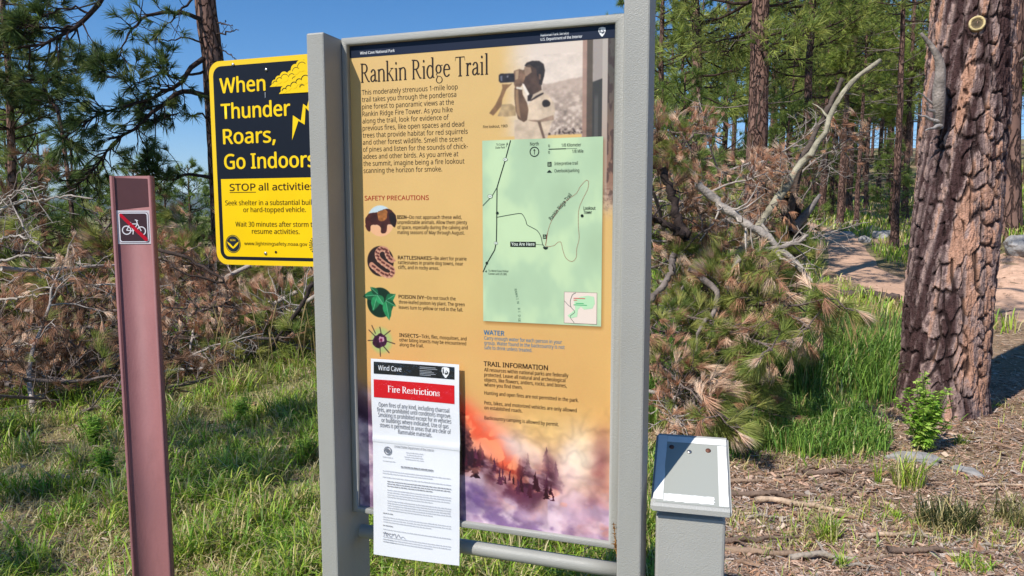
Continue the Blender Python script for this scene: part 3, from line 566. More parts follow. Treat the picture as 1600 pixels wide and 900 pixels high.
# printed drop shade round the map sheet, part of the artwork
dsh = ((AX > 324)*(AX < 588)*(AY > 226)*(AY < 620)).astype(float); dsh = blur(dsh, 9); blend(dsh*0.5, c8(120, 74, 28))
ART = np.clip(blur(ART, 1), 0, 255)
small = ART.reshape(1080, SSA, 608, SSA, 3).mean((1, 3))
small += rng.normal(0, 2.0, small.shape)
img = bpy.data.images.new("panel_artwork", 608, 1080, alpha=False)
px = np.ones((1080, 608, 4), np.float32); px[..., :3] = np.clip(small, 0, 255)[::-1]/255*0.97
img.pixels.foreach_set(px.ravel()); img.update(); img.pack()
pm, ptree, pp = new_mat("panel_print"); it_ = nd(ptree, "ShaderNodeTexImage"); it_.image = img; ptree.links.new(it_.outputs[0], pp.inputs["Base Color"])
pp.inputs["Roughness"].default_value = 0.38; pp.inputs["Specular IOR Level"].default_value = 0.4
bmp = bmesh.new(); vs = [bmp.verts.new(pf(a, b, 0.0)) for a, b in ((0, PH), (PW, PH), (PW, 0), (0, 0))]; fc = bmp.faces.new(vs)
uvl = bmp.loops.layers.uv.new("UVMap")
for lp, uv in zip(fc.loops, ((0, 0), (1, 0), (1, 1), (0, 1))): lp[uvl].uv = uv
bk = [bmp.verts.new(pf(a, b, -0.006)) for a, b in ((0, PH), (PW, PH), (PW, 0), (0, 0))]; bmp.faces.new(bk[::-1])
for i in range(4): bmp.faces.new((vs[i], bk[i], bk[(i+1) % 4], vs[(i+1) % 4]))
pme = bpy.data.meshes.new("panel"); bmp.to_mesh(pme); bmp.free(); panel = link("panel", pme, pm, board)
tag(panel, "mustard yellow printed panel with a wildfire picture along its foot")

# header band, title, text
DK = S(42, 30, 22); RD = S(168, 52, 34); BL = S(60, 124, 152); BLH = S(24, 110, 150); WH = S(232, 232, 232); NV = S(20, 30, 52)
ink = Ink(pf); ink.rect(0.0006, 0.0006, PW-0.0006, 0.027, NV, 0.0005)
ink.text("Wind Cave National Park", 0.0274, 0.0208, 0.1143, 0.0088, WH, 0.012, 0.0009)
ink.text("National Park Service", 0.4512, 0.0133, 0.5112, 0.0080, WH, 0.012, 0.0009); ink.text("U.S. Department of the Interior", 0.4512, 0.0222, 0.5394, 0.0080, WH, 0.012, 0.0009)
arrowhead(ink, 0.5800, 0.0140, 0.0185, WH, S(60, 68, 84), 0.0009)
ink.build("header_band", M['ink'], panel)
ink = Ink(pf); serif(ink, "Rankin Ridge Trail", 0.0260, 0.0822, 0.3365, 0.0625, DK)
ink.build("title", M['ink'], panel)
ink = Ink(pf)
body = ["This moderately strenuous 1-mile loop", "trail takes you through the ponderosa", "pine forest to panoramic views at the", "Rankin Ridge Fire Tower. As you hike", "along the trail, look for evidence of", "previous fires, like open spaces and dead", "trees that provide habitat for red squirrels", "and other forest wildlife. Smell the scent", "of pines and listen for the sounds of chick-", "adees and other birds. As you arrive at", "the summit, imagine being a fire lookout", "scanning the horizon for smoke."]
k = (0.2884-0.0309)/glyphs(body[6])[2]
for i, s in enumerate(body): ink.text(s, 0.0292, 0.1098+i*0.01594, 0.0292+glyphs(s)[2]*k, 0.0158, DK)
ink.text("SAFETY PRECAUTIONS", 0.0306, 0.3475, 0.192, 0.0150, RD, 0.018)
def warn(head, first, rest, a, b, step, aend):
    w = {'BISON': .0226, 'RATTLESNAKES': .0838, 'POISON IVY': .0640, 'INSECTS': .0480}[head]; ink.text(head, a, b, a+w, 0.0118, DK, 0.03)
    ink.rect(a+w+.0006, b-.0042, a+w+.0074, b-.0032, DK); ink.text(first.strip('\u2014'), a+w+0.0082, b, aend, 0.0116, DK, 0.008)
    for i, (s, e) in enumerate(rest): ink.text(s, a, b+(i+1)*step, e, 0.0116, DK, 0.008)
warn("BISON", "\u2014Do not approach these wild,", [("unpredictable animals. Allow them plenty", 0.2838), ("of space, especially during the calving and", 0.285), ("mating seasons of May through August.", 0.2775)], 0.1132, 0.3898, 0.0114, 0.2705)
warn("RATTLESNAKES", "\u2014Be alert for prairie", [("rattlesnakes in prairie dog towns, near", 0.2735), ("cliffs, and in rocky areas.", 0.215)], 0.1132, 0.4815, 0.0111, 0.2816)
warn("POISON IVY", "\u2014Do not touch the", [("three-leafed poison ivy plant. The green", 0.2761), ("leaves turn to yellow or red in the fall.", 0.272)], 0.1132, 0.5713, 0.0122, 0.2546)
warn("INSECTS", "\u2014Ticks, flies, mosquitoes, and", [("other biting insects may be encountered", 0.279), ("along the trail.", 0.174)], 0.1132, 0.6606, 0.0110, 0.280)
ink.text("WATER", 0.3216, 0.6450, 0.3695, 0.0150, BLH, 0.03)
for i, (s, e) in enumerate((("Carry enough water for each person in your", .4999), ("group. Water found in the backcountry is not", .506), ("safe to drink unless treated.", .4335))): ink.text(s, 0.3226, 0.6562+i*0.0108, e, 0.0118, BL, 0.006)
ink.text("TRAIL INFORMATION", 0.3210, 0.7155, 0.4688, 0.0152, DK, 0.03)
for s, b, e in (("All resources within national parks are federally", .7278, .5145), ("protected. Leave all natural and archeological", .7391, .508), ("objects, like flowers, antlers, rocks, and bones,", .7505, .511), ("where you find them.", .7618, .4115), ("Hunting and open fires are not permitted in the park.", .7805, .5374), ("Pets, bikes, and motorized vehicles are only allowed", .8030, .5333), ("on established roads.", .8143, .411), ("Backcountry camping is allowed by permit.", .8374, .4938)):
    ink.text(s, 0.3221, b, e, 0.0118, DK, 0.014)
ink.text("Fire lookout, 1969", 0.3226, 0.1952, 0.3779, 0.0085, DK, 0.004)
ink.build("lettering", M['ink'], panel)

# the map sheet
MG = S(172, 196, 160); BK = S(30, 40, 34)
ink = Ink(pf); mx0, my0, mx1, my1 = 0.3204, 0.2216, 0.5845, 0.6145
nA, nB = 54, 80; A_, B_ = np.meshgrid(np.linspace(mx0, mx1, nA), np.linspace(my0, my1, nB)); rel = fbm(A_*14, B_*9, 17, 4)
I = (np.arange(nB-1)[:, None]*nA+np.arange(nA-1)).ravel(); colm = np.array(MG)*(0.84+0.30*rel[..., None]); yel = np.array(S(206, 224, 172))
colm = colm*(1-0.4*sstep(.5, .7, rel)[..., None]) + yel*0.4*sstep(.5, .7, rel)[..., None]
ink.add(pf(A_.ravel(), B_.ravel(), 0.0004), np.stack([I, I+1, I+nA+1, I+nA], 1), colm.reshape(-1, 3)); mp = ink; mp.lift = 0.0008
mm = lambda L: np.asarray(L, float)/1000
mp.line(mm([(385, 223), (373, 264), (363, 294), (354, 322), (353, 386), (353, 401), (352, 439), (348, 457), (340, 470), (329, 488), (320.6, 506)]), 0.0022, BK)
mp.line(mm([(354, 322), (342, 341), (321, 361)]), 0.0016, S(60, 76, 66)); mp.line(smooth_path(mm([(354, 386), (383, 381), (406, 378), (413, 382), (419, 393), (422, 402), (433, 408), (445, 415), (453, 428), (457, 445), (463, 449)]), 50), 0.0014, S(50, 64, 56))
mp.line(smooth_path(mm([(467, 420), (474, 398), (486, 377), (498, 361), (515, 346), (529, 337), (538, 322), (550, 310), (555, 314), (553, 329), (543, 349), (535, 370), (534, 400), (536, 430), (531, 452), (530, 470), (521, 479), (508, 472), (501, 455), (497, 439), (490, 439), (483, 445), (472, 448), (463, 447)]), 160), 0.0013, S(150, 74, 60), dash=0.003)
mp.line(smooth_path(mm([(467, 420), (465, 434), (463, 446)]), 8), 0.0013, S(150, 74, 60))
for (x, y), w in (((373, 263), .0052), ((338, 341), .006), ((351, 442), .0045)): mp.disc(x/1000, y/1000, w, S(60, 76, 66), .0010, w*.75); mp.disc(x/1000, y/1000, w*.86, S(222, 232, 214), .0012, w*.6)
mp.text("87", .3705, .2645, .3755, .0045, BK, n=.0014); mp.text("391", .3340, .3425, .3422, .0045, BK, n=.0014); mp.text("87", .3487, .4435, .3533, .0045, BK, n=.0014)
for x, y, r in ((354.5, 377, 3.2), (329.5, 486, 3.0), (542, 383, 3.2)): mp.disc(x/1000, y/1000, r/1000, BK, .0012)
mp.poly(mm([(457, 449), (469, 449), (467, 453), (463, 454.5), (459, 453)]), BK, .0012)
mp.text("North", .4285, .2355, .4475, .0105, BK, .006); mp.ring(.438, .2485, .0086, .0106, BK); mp.line(mm([(438, 254), (438, 244)]), .0011, BK, .0010); mp.poly(mm([(435.2, 246.5), (438, 242.5), (440.8, 246.5), (438, 245.3)]), BK, .0011)
mp.text("0", .4682, .2400, .4718, .0082, BK, .006); mp.text("1/8 Kilometer", .497, .2400, .5385, .0098, BK, .004); mp.text("0", .4682, .2532, .4718, .0082, BK, .006); mp.text("1/8 Mile", .520, .2532, .5435, .0098, BK, .004)
mp.rect(.469, .2432, .5065, .2450, BK); mp.rect(.5065, .2437, .5300, .2446, S(90, 110, 94))
for x0, y0, x1, y1 in ((.4668, .2705, .4755, .2800), (.4572, .4225, .4652, .4315)):
    mp.rect(x0, y0, x1, y1, BK, .0010); cx = (x0+x1)/2; cy = (y0+y1)/2
    mp.disc(cx-.0008, cy-.0026, .0009, MG, .0013); mp.line([(cx-.0012, cy-.0014), (cx-.0008, cy+.0008), (cx-.0024, cy+.003)], .0012, MG, .0013); mp.line([(cx-.0008, cy+.0006), (cx+.0012, cy+.003)], .0012, MG, .0013); mp.line([(cx+.0022, cy-.002), (cx+.0022, cy+.003)], .0006, MG, .0013)
mp.text("Interpretive trail", .482, .2775, .532, .0100, BK, .004); mp.text("Overlook/parking", .482, .2925, .535, .0100, BK, .004); mp.poly(mm([(465.5, 292.5), (468, 289.5), (471, 287), (474, 289.5), (476.5, 292.5)]), BK, .0012)
mp.text("To Custer", .3525, .2330, .3725, .0066, BK); mp.text("State Park", .3505, .2395, .3725, .0066, BK); mp.line(mm([(375, 237), (377, 230)]), .0008, BK); mp.poly(mm([(375.5, 231.5), (377.6, 227), (378.8, 231.8)]), BK, .0011)
mp.text("To Wind Cave Visitor", .3330, .5050, .3800, .0066, BK); mp.text("Center and US 385", .3330, .5115, .3755, .0066, BK); mp.poly(mm([(325.5, 505), (329.5, 501.5), (328.5, 506.5)]), BK, .0011)
mp.text("Rankin Ridge Trail", .4755, .3930, .4755+.0685, .0118, BK, .022, rot=math.atan2(339-392, 519-474))
mp.text("Lookout", .5450, .3705, .5700, .0098, BK, .02); mp.text("Tower", .5450, .3790, .5625, .0098, BK, .02)
mp.rect(.3840, .4385, .4412, .4495, S(18, 24, 22), .0010); mp.text("You Are Here", .3868, .4470, .4385, .0104, S(222, 232, 216), .015, .0013); mp.line(mm([(441, 443.5), (460, 445)]), .0007, BK)
for i, (c, p) in enumerate(zip("RANKIN RIDGE", smooth_path(mm([(393, 541), (397, 560), (401, 585), (402, 610)]), 12))): c != " " and mp.text(c, p[0], p[1], None, .0075, S(84, 110, 88), rot=math.radians(82))
mp.rect(.5045, .5435, .5755, .6105, S(130, 90, 90), .0009); mp.rect(.5052, .5442, .5748, .6098, S(226, 208, 194), .0011)
mp.poly(mm([(526, 560), (540, 553), (556, 550), (569, 552), (571, 566), (566, 577), (548, 580), (541, 574), (535, 580), (533, 596), (518, 600), (512, 594), (520, 588), (529, 580)]), S(178, 214, 172), .0013)
mp.line(smooth_path(mm([(530, 545), (523, 549), (519, 559), (518, 566), (520, 576), (528, 586), (518, 596), (527, 609)]), 30), .0011, S(90, 96, 90), .0015); mp.line(smooth_path(mm([(505.5, 563), (513, 571), (520, 576)]), 8), .0010, S(90, 96, 90), .0015)
mp.line(mm([(525, 556.5), (550, 556.5)]), .0016, S(206, 88, 84), .0016); mp.line(mm([(525, 560.5), (533, 560.5)]), .0014, S(206, 88, 84), .0016); mp.line(mm([(530, 567), (547, 567)]), .0016, S(70, 176, 110), .0016); mp.line(mm([(525, 570.5), (554, 570.5)]), .0016, S(70, 176, 110), .0016)
tag(mp.build("trail_map", M['ink'], panel), "pale green trail map printed on the panel")
# ------------------------------------------------------------------ world point of panel coordinates (used to hang separate things on the board)
cY, sY = math.cos(B_RZ), math.sin(B_RZ)
def board_world(a, b, n):
    x, y = a, -n; return Vector((-0.3676+x*cY-y*sY, 1.6938+x*sY+y*cY, ZT-b))
def face_fn(ac, bc, nc, bend=None):
    """map panel coordinates to the local frame of a thing standing at (ac, bc, nc)"""
    def fn(a, b, n):
        a = np.asarray(a, float); b = np.asarray(b, float); nn = np.broadcast_to(np.asarray(n, float), a.shape)
        if bend: nn = nn + bend(a, b)
        return np.stack([a-ac, -(nn), bc-b], -1)
    return fn

# laminated fire notice hanging over the foot of the panel
def nbend(a, b):
    u = (a-0.157)/0.11; v = (b-0.71)/0.48
    return 0.004 - 0.0115*(1-sstep(0.86, 1.05, b)) + 0.0035*np.sin(v*5.5+0.6)+0.0025*u*u*np.sin(v*4+1) + 0.0045*np.exp(-((b-0.905)/0.006)**2)*0.35 + 0.004*sstep(0.95, 1.18, b)
nf_ = face_fn(0.157, 1.187, 0.016, nbend)
note = tag(empty("fire_notice", board_world(0.157, 1.187, 0.016), B_RZ), "white laminated Fire Restrictions notice taped over the panel's lower left corner", "notice")
def sheet(name, a0, b0, a1, b1, n, mat, col, parent, skew=0.0):
    m = Ink(nf_); na, nb = 12, 40; s, t = np.meshgrid(np.linspace(0, 1, na), np.linspace(0, 1, nb))
    A_ = a0+(a1-a0)*s; B_ = b0+(b1-b0)*t + skew*(s-0.5); I = (np.arange(nb-1)[:, None]*na+np.arange(na-1)).ravel()
    m.add(nf_(A_.ravel(), B_.ravel(), n), np.stack([I, I+1, I+na+1, I+na], 1), col); return m.build(name, mat, parent, smooth=True)
M['paper'] = flat_mat("white_paper", (0.78, 0.78, 0.80), rough=0.55, spec=0.3, vary=0.02, scale=12)
sheet("sheet", 0.0455, 0.7135, 0.2675, 0.912, 0.0012, M['paper'], (1, 1, 1), note)
sheet("sheet", 0.0455, 0.909, 0.2662, 1.183, 0.0004, M['paper'], (1, 1, 1), note, skew=-0.006)
gm, gt, gp = new_mat("clear_sleeve"); tr_ = nd(gt, "ShaderNodeBsdfTransparent"); gl_ = nd(gt, "ShaderNodeBsdfGlossy"); gl_.inputs["Roughness"].default_value = 0.10
wn_ = nd(gt, "ShaderNodeTexNoise"); wn_.inputs["Scale"].default_value = 26; wn_.inputs["Detail"].default_value = 3; wt_ = nd(gt, "ShaderNodeTexCoord"); gt.links.new(wt_.outputs["Object"], wn_.inputs["Vector"]); wb_ = nd(gt, "ShaderNodeBump"); wb_.inputs["Strength"].default_value = .5; wb_.inputs["Distance"].default_value = .02; gt.links.new(wn_.outputs["Fac"], wb_.inputs["Height"]); gt.links.new(wb_.outputs[0], gl_.inputs["Normal"])
fr_ = nd(gt, "ShaderNodeFresnel"); fr_.inputs[0].default_value = 1.45; mr_ = nd(gt, "ShaderNodeMath", operation='MULTIPLY'); mr_.inputs[1].default_value = 0.9; gt.links.new(fr_.outputs[0], mr_.inputs[0])
mx_ = nd(gt, "ShaderNodeMixShader"); gt.links.new(mr_.outputs[0], mx_.inputs[0]); gt.links.new(tr_.outputs[0], mx_.inputs[1]); gt.links.new(gl_.outputs[0], mx_.inputs[2]); gt.links.new(mx_.outputs[0], gt.nodes["Material Output"].inputs[0])
sheet("clear_sleeve", 0.0415, 0.7085, 0.2745, 1.188, 0.0048, gm, (1, 1, 1), note, skew=-0.006)
ink = Ink(nf_); N2 = 0.0020; G = S(120, 122, 132); BKN = S(24, 28, 34); REDN = S(206, 14, 32); LG = S(176, 178, 186)
ink.grid(0.0530, 0.7200, 0.2562, 0.7480, BKN, N2); ink.text("Wind Cave", 0.0650, 0.7392, 0.1238, 0.0165, S(230, 232, 236), 0.004, N2+.0006)
for i, w in enumerate((.040, .044, .030, .036, .040, .028)): ink.rect(.170, .7245+i*.0034+(.0012 if i > 1 else 0), .170+w, .7259+i*.0034+(.0012 if i > 1 else 0), S(150, 154, 160), N2+.0006)
arrowhead(ink, 0.2345, 0.7335, 0.0245, S(232, 232, 232), S(60, 64, 70), N2+.0006)
ink.grid(0.0525, 0.7615, 0.2560, 0.8040, REDN, N2)
serif(ink, "Fire Restrictions", 0.0885, 0.7890, 0.2205, 0.0225, S(250, 236, 236), 1.3, N2+.0006)
for i, (s, a0, a1) in enumerate((("Open fires of any kind, including charcoal", .064, .2425), ("fires, are prohibited until conditions improve.", .0595, .247), ("Smoking is prohibited except for in vehicles", .062, .247), ("or buildings where indicated. Use of gas", .070, .240), ("stoves is permitted in areas that are clear of", .0655, .2455), ("flammable materials.", .1115, .1985))):
    ink.text(s, a0, .8255+i*.01235, a1, .0150, S(96, 98, 110), 0.0, N2)
tp = Ink(nf_)
for a, b in ((.052, .7105), (.262, .7105), (.2665, .86), (.046, .90)): tp.grid(a-.012, b-.007, a+.012, b+.007, S(214, 206, 190), .0054, 4, 3)
# the letter below: a seal, a heading and lines of type too small to read
ink.ring(.0850, .930, .0078, .0100, G, N2+.0004); ink.ring(.0850, .930, .0030, .0052, G, N2+.0004); ink.rect(.081, .9285, .089, .9315, G, N2+.0006)
ink.text("United States Department of the Interior", .1020, .9205, .2035, .0088, S(110, 112, 122), 0.0, N2)
rr_ = np.random.default_rng(5)
def typeline(a0, a1, b, h, col):
    a = a0
    while a < a1-.002:
        w = rr_.uniform(.0035, .0105); e = min(a+w, a1); k = a
        while k < e: ink.rect(k, b-h*rr_.uniform(.8, 1.15), min(k+.0012, e), b, col, N2); k += .0018
        a = e + .0016
for i, (a0, a1) in enumerate(((.132, .176), (.134, .172), (.128, .176), (.130, .178))): typeline(a0, a1, .9305+i*.0052, .0022, LG)
typeline(.072, .098, .9468, .0022, LG); typeline(.072, .105, .9560, .0022, LG)
typeline(.119, .202, .9655, .0030, S(90, 92, 102)); ink.rect(.119, .9668, .202, .9674, G, N2)
y = .980
for nl, a0, cols in ((2, .072, LG), (1, .072, LG), (3, .084, S(96, 98, 108)), (4, .084, LG), (5, .084, LG), (1, .072, S(90, 92, 102)), (3, .072, LG), (1, .072, S(90, 92, 102)), (1, .072, LG), (1, .072, S(90, 92, 102)), (3, .072, LG)):
    for i in range(nl): typeline(a0, (.246 if i < nl-1 or nl == 1 and cols is LG else (.10 if nl == 1 else .20)), y, .0024, cols); y += .0056
    y += .0036
ink.line(smooth_path([(.074, 1.137), (.078, 1.126), (.082, 1.136), (.086, 1.130), (.092, 1.136), (.098, 1.131), (.104, 1.127), (.107, 1.136), (.113, 1.127), (.118, 1.135), (.124, 1.131), (.131, 1.135)], 60), .0009, S(80, 84, 110), N2)
typeline(.072, .100, 1.1450, .0022, LG); typeline(.072, .106, 1.1505, .0022, LG)
ink.build("lettering", M['ink'], note)

# yellow and black thunder sign bolted to the back of the left post
sg = tag(empty("warning_sign", board_world(-0.253, 0.5095, -0.0745), B_RZ), "yellow and black When Thunder Roars warning sign behind the board's left post", "warning sign")
sf = face_fn(-0.253, 0.5095, 0.0)
YE = S(238, 196, 8); BKS = S(22, 26, 36)
bm = bmesh.new(); out = rr_pts(-0.4545, -0.0085, -0.0520, 0.5095, 0.033, 9)
vf = [bm.verts.new(v) for v in sf(*np.array(out).T, 0.0010)]; vb = [bm.verts.new(v) for v in sf(*np.array(out).T, -0.0010)]
bm.faces.new(vf); bm.faces.new(vb[::-1])
for i in range(len(vf)): bm.faces.new((vf[i], vb[i], vb[(i+1) % len(vf)], vf[(i+1) % len(vf)]))
M['alu'] = flat_mat("sign_aluminium_edge", (*YE,), rough=0.35, spec=0.5, vary=0.05)
bm_obj("sign_plate", bm, M['alu'], sg)
ink = Ink(sf); L0 = 0.0014
ink.rrect(-0.4415, 0.0045, -0.0650, 0.4965, 0.024, BKS, L0)
ink.poly([(-.4300, .2885), (-.0765, .2885)]+[p for p in rr_pts(-.4300, .30, -.0765, .4880, .015) if p[1] > .40], YE, L0+.0004)
YT = S(240, 200, 20)
for s, a0, b, a1, sz in (("When", -.4212, .0715, -.2848, .0535), ("Thunder", -.4205, .1358, -.2143, .0540), ("Roars,", -.4172, .1993, -.2600, .0540), ("Go Indoors", -.4168, .2627, -.1470, .0540)):
    ink.text(s, a0, b, a1, sz, YT, 0.028, L0+.0004)
Bk2 = S(44, 24, 14)
w = (.3245-.4034)/-1; ink.text("STOP", -.4034, .3187, -.3245, .0258, Bk2, 0.02, L0+.0008); ink.rect(-.4040, .3222, -.3235, .3237, Bk2, L0+.0008)
ink.text("all activities", -.3150, .3187, -.1500, .0258, Bk2, 0.02, L0+.0008)
ink.text("Seek shelter in a substantial building", -.4193, .3557, -.1240, .0182, Bk2, 0.012, L0+.0008)
ink.text("or hard-topped vehicle.", -.3640, .3735, -.1770, .0182, Bk2, 0.012, L0+.0008)
ink.text("Wait 30 minutes after storm to", -.3900, .4104, -.1500, .0182, Bk2, 0.012, L0+.0008)
ink.text("resume activities.", -.3400, .4285, -.1975, .0182, Bk2, 0.012, L0+.0008)
ink.text("www.lightningsafety.noaa.gov", -.3650, .4580, -.1761, .0128, Bk2, 0.012, L0+.0008)
# round agency seals at the foot
ca, cb = -.4000, .4555; SB = S(30, 40, 50)
ink.ring(ca, cb, .0218, .0235, SB, L0+.0008, 40); ink.disc(ca, cb, .0205, SB, L0+.0008, k=36)
ink.poly([(ca-.0185, cb-.0065), (ca-.009, cb-.001), (ca, cb+.0075), (ca+.009, cb-.001), (ca+.0185, cb-.0065), (ca+.015, cb+.001), (ca+.006, cb+.009), (ca, cb+.0125), (ca-.006, cb+.009), (ca-.015, cb+.001)], YE, L0+.0012)
ink.text("NOAA", ca-.0085, cb-.0075, ca+.0085, .0075, YE, .01, L0+.0012)
ca = -.1480; ink.ring(ca, cb, .0160, .0175, SB, L0+.0008, 40); ink.ring(ca, cb, .0185, .0235, SB, L0+.0008, 4)
for i in range(22):
    t_ = i*2*math.pi/22; ink.line([(ca+.0190*math.cos(t_), cb+.0190*math.sin(t_)), (ca+.0228*math.cos(t_), cb+.0228*math.sin(t_))], .0024, SB, L0+.0010)
ink.disc(ca, cb, .0140, SB, L0+.0008); ink.poly([(ca-.010, cb+.004), (ca-.002, cb-.010), (ca+.004, cb-.002), (ca+.010, cb+.005), (ca, cb+.009)], YE, L0+.0012)
# storm cloud and lightning bolt
def cloud(P, bumps, z):
    ink.poly(P, YT, z)
    for k, (a, b, r) in enumerate(bumps): ink.disc(a, b, r, YT, z+.0003+.00002*k, k=20)
cloud([(-.2713, .0640), (-.2500, .0460), (-.215, .0330), (-.185, .0120), (-.150, .0060), (-.100, .0120), (-.090, .0640)], [(-.2560, .0555, .0085), (-.2440, .0480, .0100), (-.2280, .0420, .0130), (-.2080, .0400, .0125), (-.1950, .0260, .0130), (-.178, .0180, .0150), (-.158, .0180, .0170)], L0+.0004)
ink.poly([(-.2440, .0695), (-.2200, .0655), (-.1600, .0655), (-.1600, .0705)], BKS, L0+.0012)
cloud([(-.2439, .0825), (-.2250, .0640), (-.2000, .0560), (-.180, .0420), (-.150, .0380), (-.110, .0500), (-.100, .0825)], [(-.2290, .0730, .0090), (-.2170, .0670, .0100), (-.2010, .0610, .0120), (-.1860, .0520, .0120), (-.168, .0480, .0150)], L0+.0018)
for a, b, r in ((-.2560, .0555, .0085), (-.2440, .0490, .0100), (-.2280, .0440, .0130), (-.2080, .0420, .0105), (-.195, .0290, .0120), (-.178, .0200, .0150), (-.200, .0480, .008)):
    ink.ring(a+.002, b+.003, r*.82, r*.82+.0015, BKS, L0+.0009, 14, math.radians(190), math.radians(320))
for a, b, r in ((-.2290, .0740, .0080), (-.2170, .0690, .0095), (-.2010, .0630, .0110), (-.1860, .0560, .0110), (-.168, .0510, .0140), (-.178, .0680, .008)):
    ink.ring(a+.002, b+.003, r*.82, r*.82+.0015, BKS, L0+.0028, 14, math.radians(190), math.radians(320))
ink.poly([(-.1490, .0840), (-.1540, .0840), (-.1650, .1170), (-.1755, .1095), (-.1835, .1500), (-.2060, .1360), (-.2105, .1960), (-.1905, .1500), (-.1730, .1600), (-.1690, .1190), (-.1600, .1280)], YT, L0+.0008)
ink.poly([(-.2855, .0760), (-.2842, .0760), (-.2848, .0900), (-.2856, .0900)], S(190, 196, 204), L0+.0010)
ink.build("lettering", M['signface'], sg)
mb = MB()
for a, b, r in ((-.3779, .0031, .0042), (-.2790, .0218, .0042), (-.3005, .4785, .0044)):
    c = sf(np.array([a]), np.array([b]), 0.001)[0]; th = np.linspace(0, 2*np.pi, 14, endpoint=False)
    for n_, r_ in ((0.002, r), (0.0035, r*.8), (0.0042, r*.3)):
        pass
    R3 = [(0.001, r), (0.0030, r), (0.0044, r*.7), (0.0048, r*.05)]
    V = np.concatenate([np.stack([c[0]+q*np.cos(th), np.full(14, -n_-0.0), c[2]+q*np.sin(th)], 1) for n_, q in R3]); I = np.arange(14)
    mb.add(V, np.concatenate([np.stack([k*14+I, k*14+(I+1) % 14, k*14+14+(I+1) % 14, k*14+14+I], 1) for k in range(3)]))
    mb.build("screw", M['steel'], sg, smooth=True); mb = MB()
ink = Ink(sf); ink.disc(-.2694, .4748, .0034, S(60, 34, 22), L0+.0012); ink.build("bolt_hole", M['ink'], sg)

# brown flat marker post with the no cycling decal
bp = tag(empty("marker_post", (-0.8815, 1.70, 0), 0.03), "faded brown flat marker post carrying a no bicycles decal", "marker post")
hw = 0.0465; prof = [(-hw, .014), (-hw, -.006), (-hw+.0012, -.0072), (-hw+.0052, -.0072), (-hw+.0064, -.006), (-hw+.0070, 0), (hw-.0070, 0), (hw-.0064, -.006), (hw-.0052, -.0072), (hw-.0012, -.0072), (hw, -.006), (hw, .014), (hw-.003, .014), (hw-.003, .004), (-hw+.003, .004), (-hw+.003, .014)]
Pn = np.array(prof); m_ = len(Pn); mb = MB(); zz = np.array([-0.3, 1.6885])
V = np.concatenate([np.stack([Pn[:, 0], Pn[:, 1], np.full(m_, z)], 1) for z in zz]); I = np.arange(m_)
mb.add(V, np.stack([I, (I+1) % m_, m_+(I+1) % m_, m_+I], 1))
bm = bmesh.new(); me_ = mb.mesh("post_blade"); bm.from_mesh(me_); bm.verts.ensure_lookup_table(); bm.faces.new([bm.verts[m_+i] for i in range(m_)]); bm.faces.new([bm.verts[i] for i in range(m_)][::-1])
bm_obj("post_blade", bm, M['brownpost'], bp)
bf = lambda a, b, n: np.stack([np.asarray(a, float), np.broadcast_to(-np.asarray(n, float), np.shape(a)), -np.asarray(b, float)], -1)   # b = -z here
ink = Ink(bf)
ink.poly([(-.0375, -1.684), (.0365, -1.682), (.0372, -1.618), (-.0368, -1.6105)], (1, 1, 1), 0.0005); fp = ink.build("unfaded_patch", M['brownfresh'], bp)
ink = Ink(bf); U_ = 0.0757/324
X = lambda x, y: ((x-320)*U_, -1.570+(y-603)*U_)
def XP(L): return [X(*p) for p in L]
WHD = S(206, 200, 204); DKB = S(66, 44, 50)
ink.rect(-.0379, -1.609, .0379, -1.531, WHD, .0010); ink.rrect(*X(172, 452), *X(470, 757), .006, S(120, 100, 108), .0014); ink.rrect(*X(177, 457), *X(465, 752), .0055, S(222, 218, 222), .0018); ink.rrect(*X(188, 467), *X(454, 741), .0042, DKB, .0022)
Wt = S(226, 220, 224)
for cx, cy in ((252, 632), (396, 640)): ink.ring(*X(cx, cy), 36*U_, 46*U_, Wt, .0026)
for L in ([(252, 632), (290, 570), (362, 570), (318, 640), (252, 632)], [(290, 570), (318, 640)], [(396, 640), (362, 570), (352, 532), (338, 530)], [(352, 532), (368, 540)], [(282, 556), (300, 556)], [(290, 556), (290, 572)], [(318, 640), (312, 674)]): 
    for k in range(len(L)-1): ink.line(XP(L[k:k+2]), .0021, Wt, .0027+.00005*k)
ink.poly(XP([(190, 472), (206, 464), (454, 712), (454, 740), (432, 741), (190, 492)]), S(188, 8, 38), .0032)
dec = ink.build("decal", M['ink'], bp); tag(dec, "no bicycles decal with a red slash")

# low grey pedestal with a sloping top whose panel is gone
px_ = tag(empty("pedestal", (0.372, 1.462, 0), -0.244), "low grey metal pedestal with an empty sloping top beside the board", "pedestal")
bm_obj("column", bevel_box(-.0685, .0685, -.056, .064, -0.3, 0.9905, 0.006), M['boxpaint'], px_)
capP = [(-.0715, 1.0030), (-.0740, 1.0060), (-.0740, 1.0160), (-.0700, 1.0205), (.0780, 1.1195), (.0840, 1.1170), (.0840, 1.098), (.078, 1.094)]
wd = lambda y: 0.0790-0.0035*(y+.07)/.15
bm = bmesh.new(); loops = []
for s_ in (-1, 1): loops.append([bm.verts.new((s_*wd(y), y, z)) for y, z in capP])
bm.faces.new(loops[0]); bm.faces.new(loops[1][::-1])
for i in range(len(capP)): j = (i+1) % len(capP); bm.faces.new((loops[0][i], loops[1][i], loops[1][j], loops[0][j]))
bmesh.ops.recalc_face_normals(bm, faces=list(bm.faces)); bmesh.ops.bevel(bm, geom=[e for e in bm.edges if len(e.link_faces) == 2 and e.calc_face_angle(0) > 1.2], offset=.004, segments=3, affect='EDGES')
bm_obj("sloping_cap", bm, M['boxpaint'], px_)
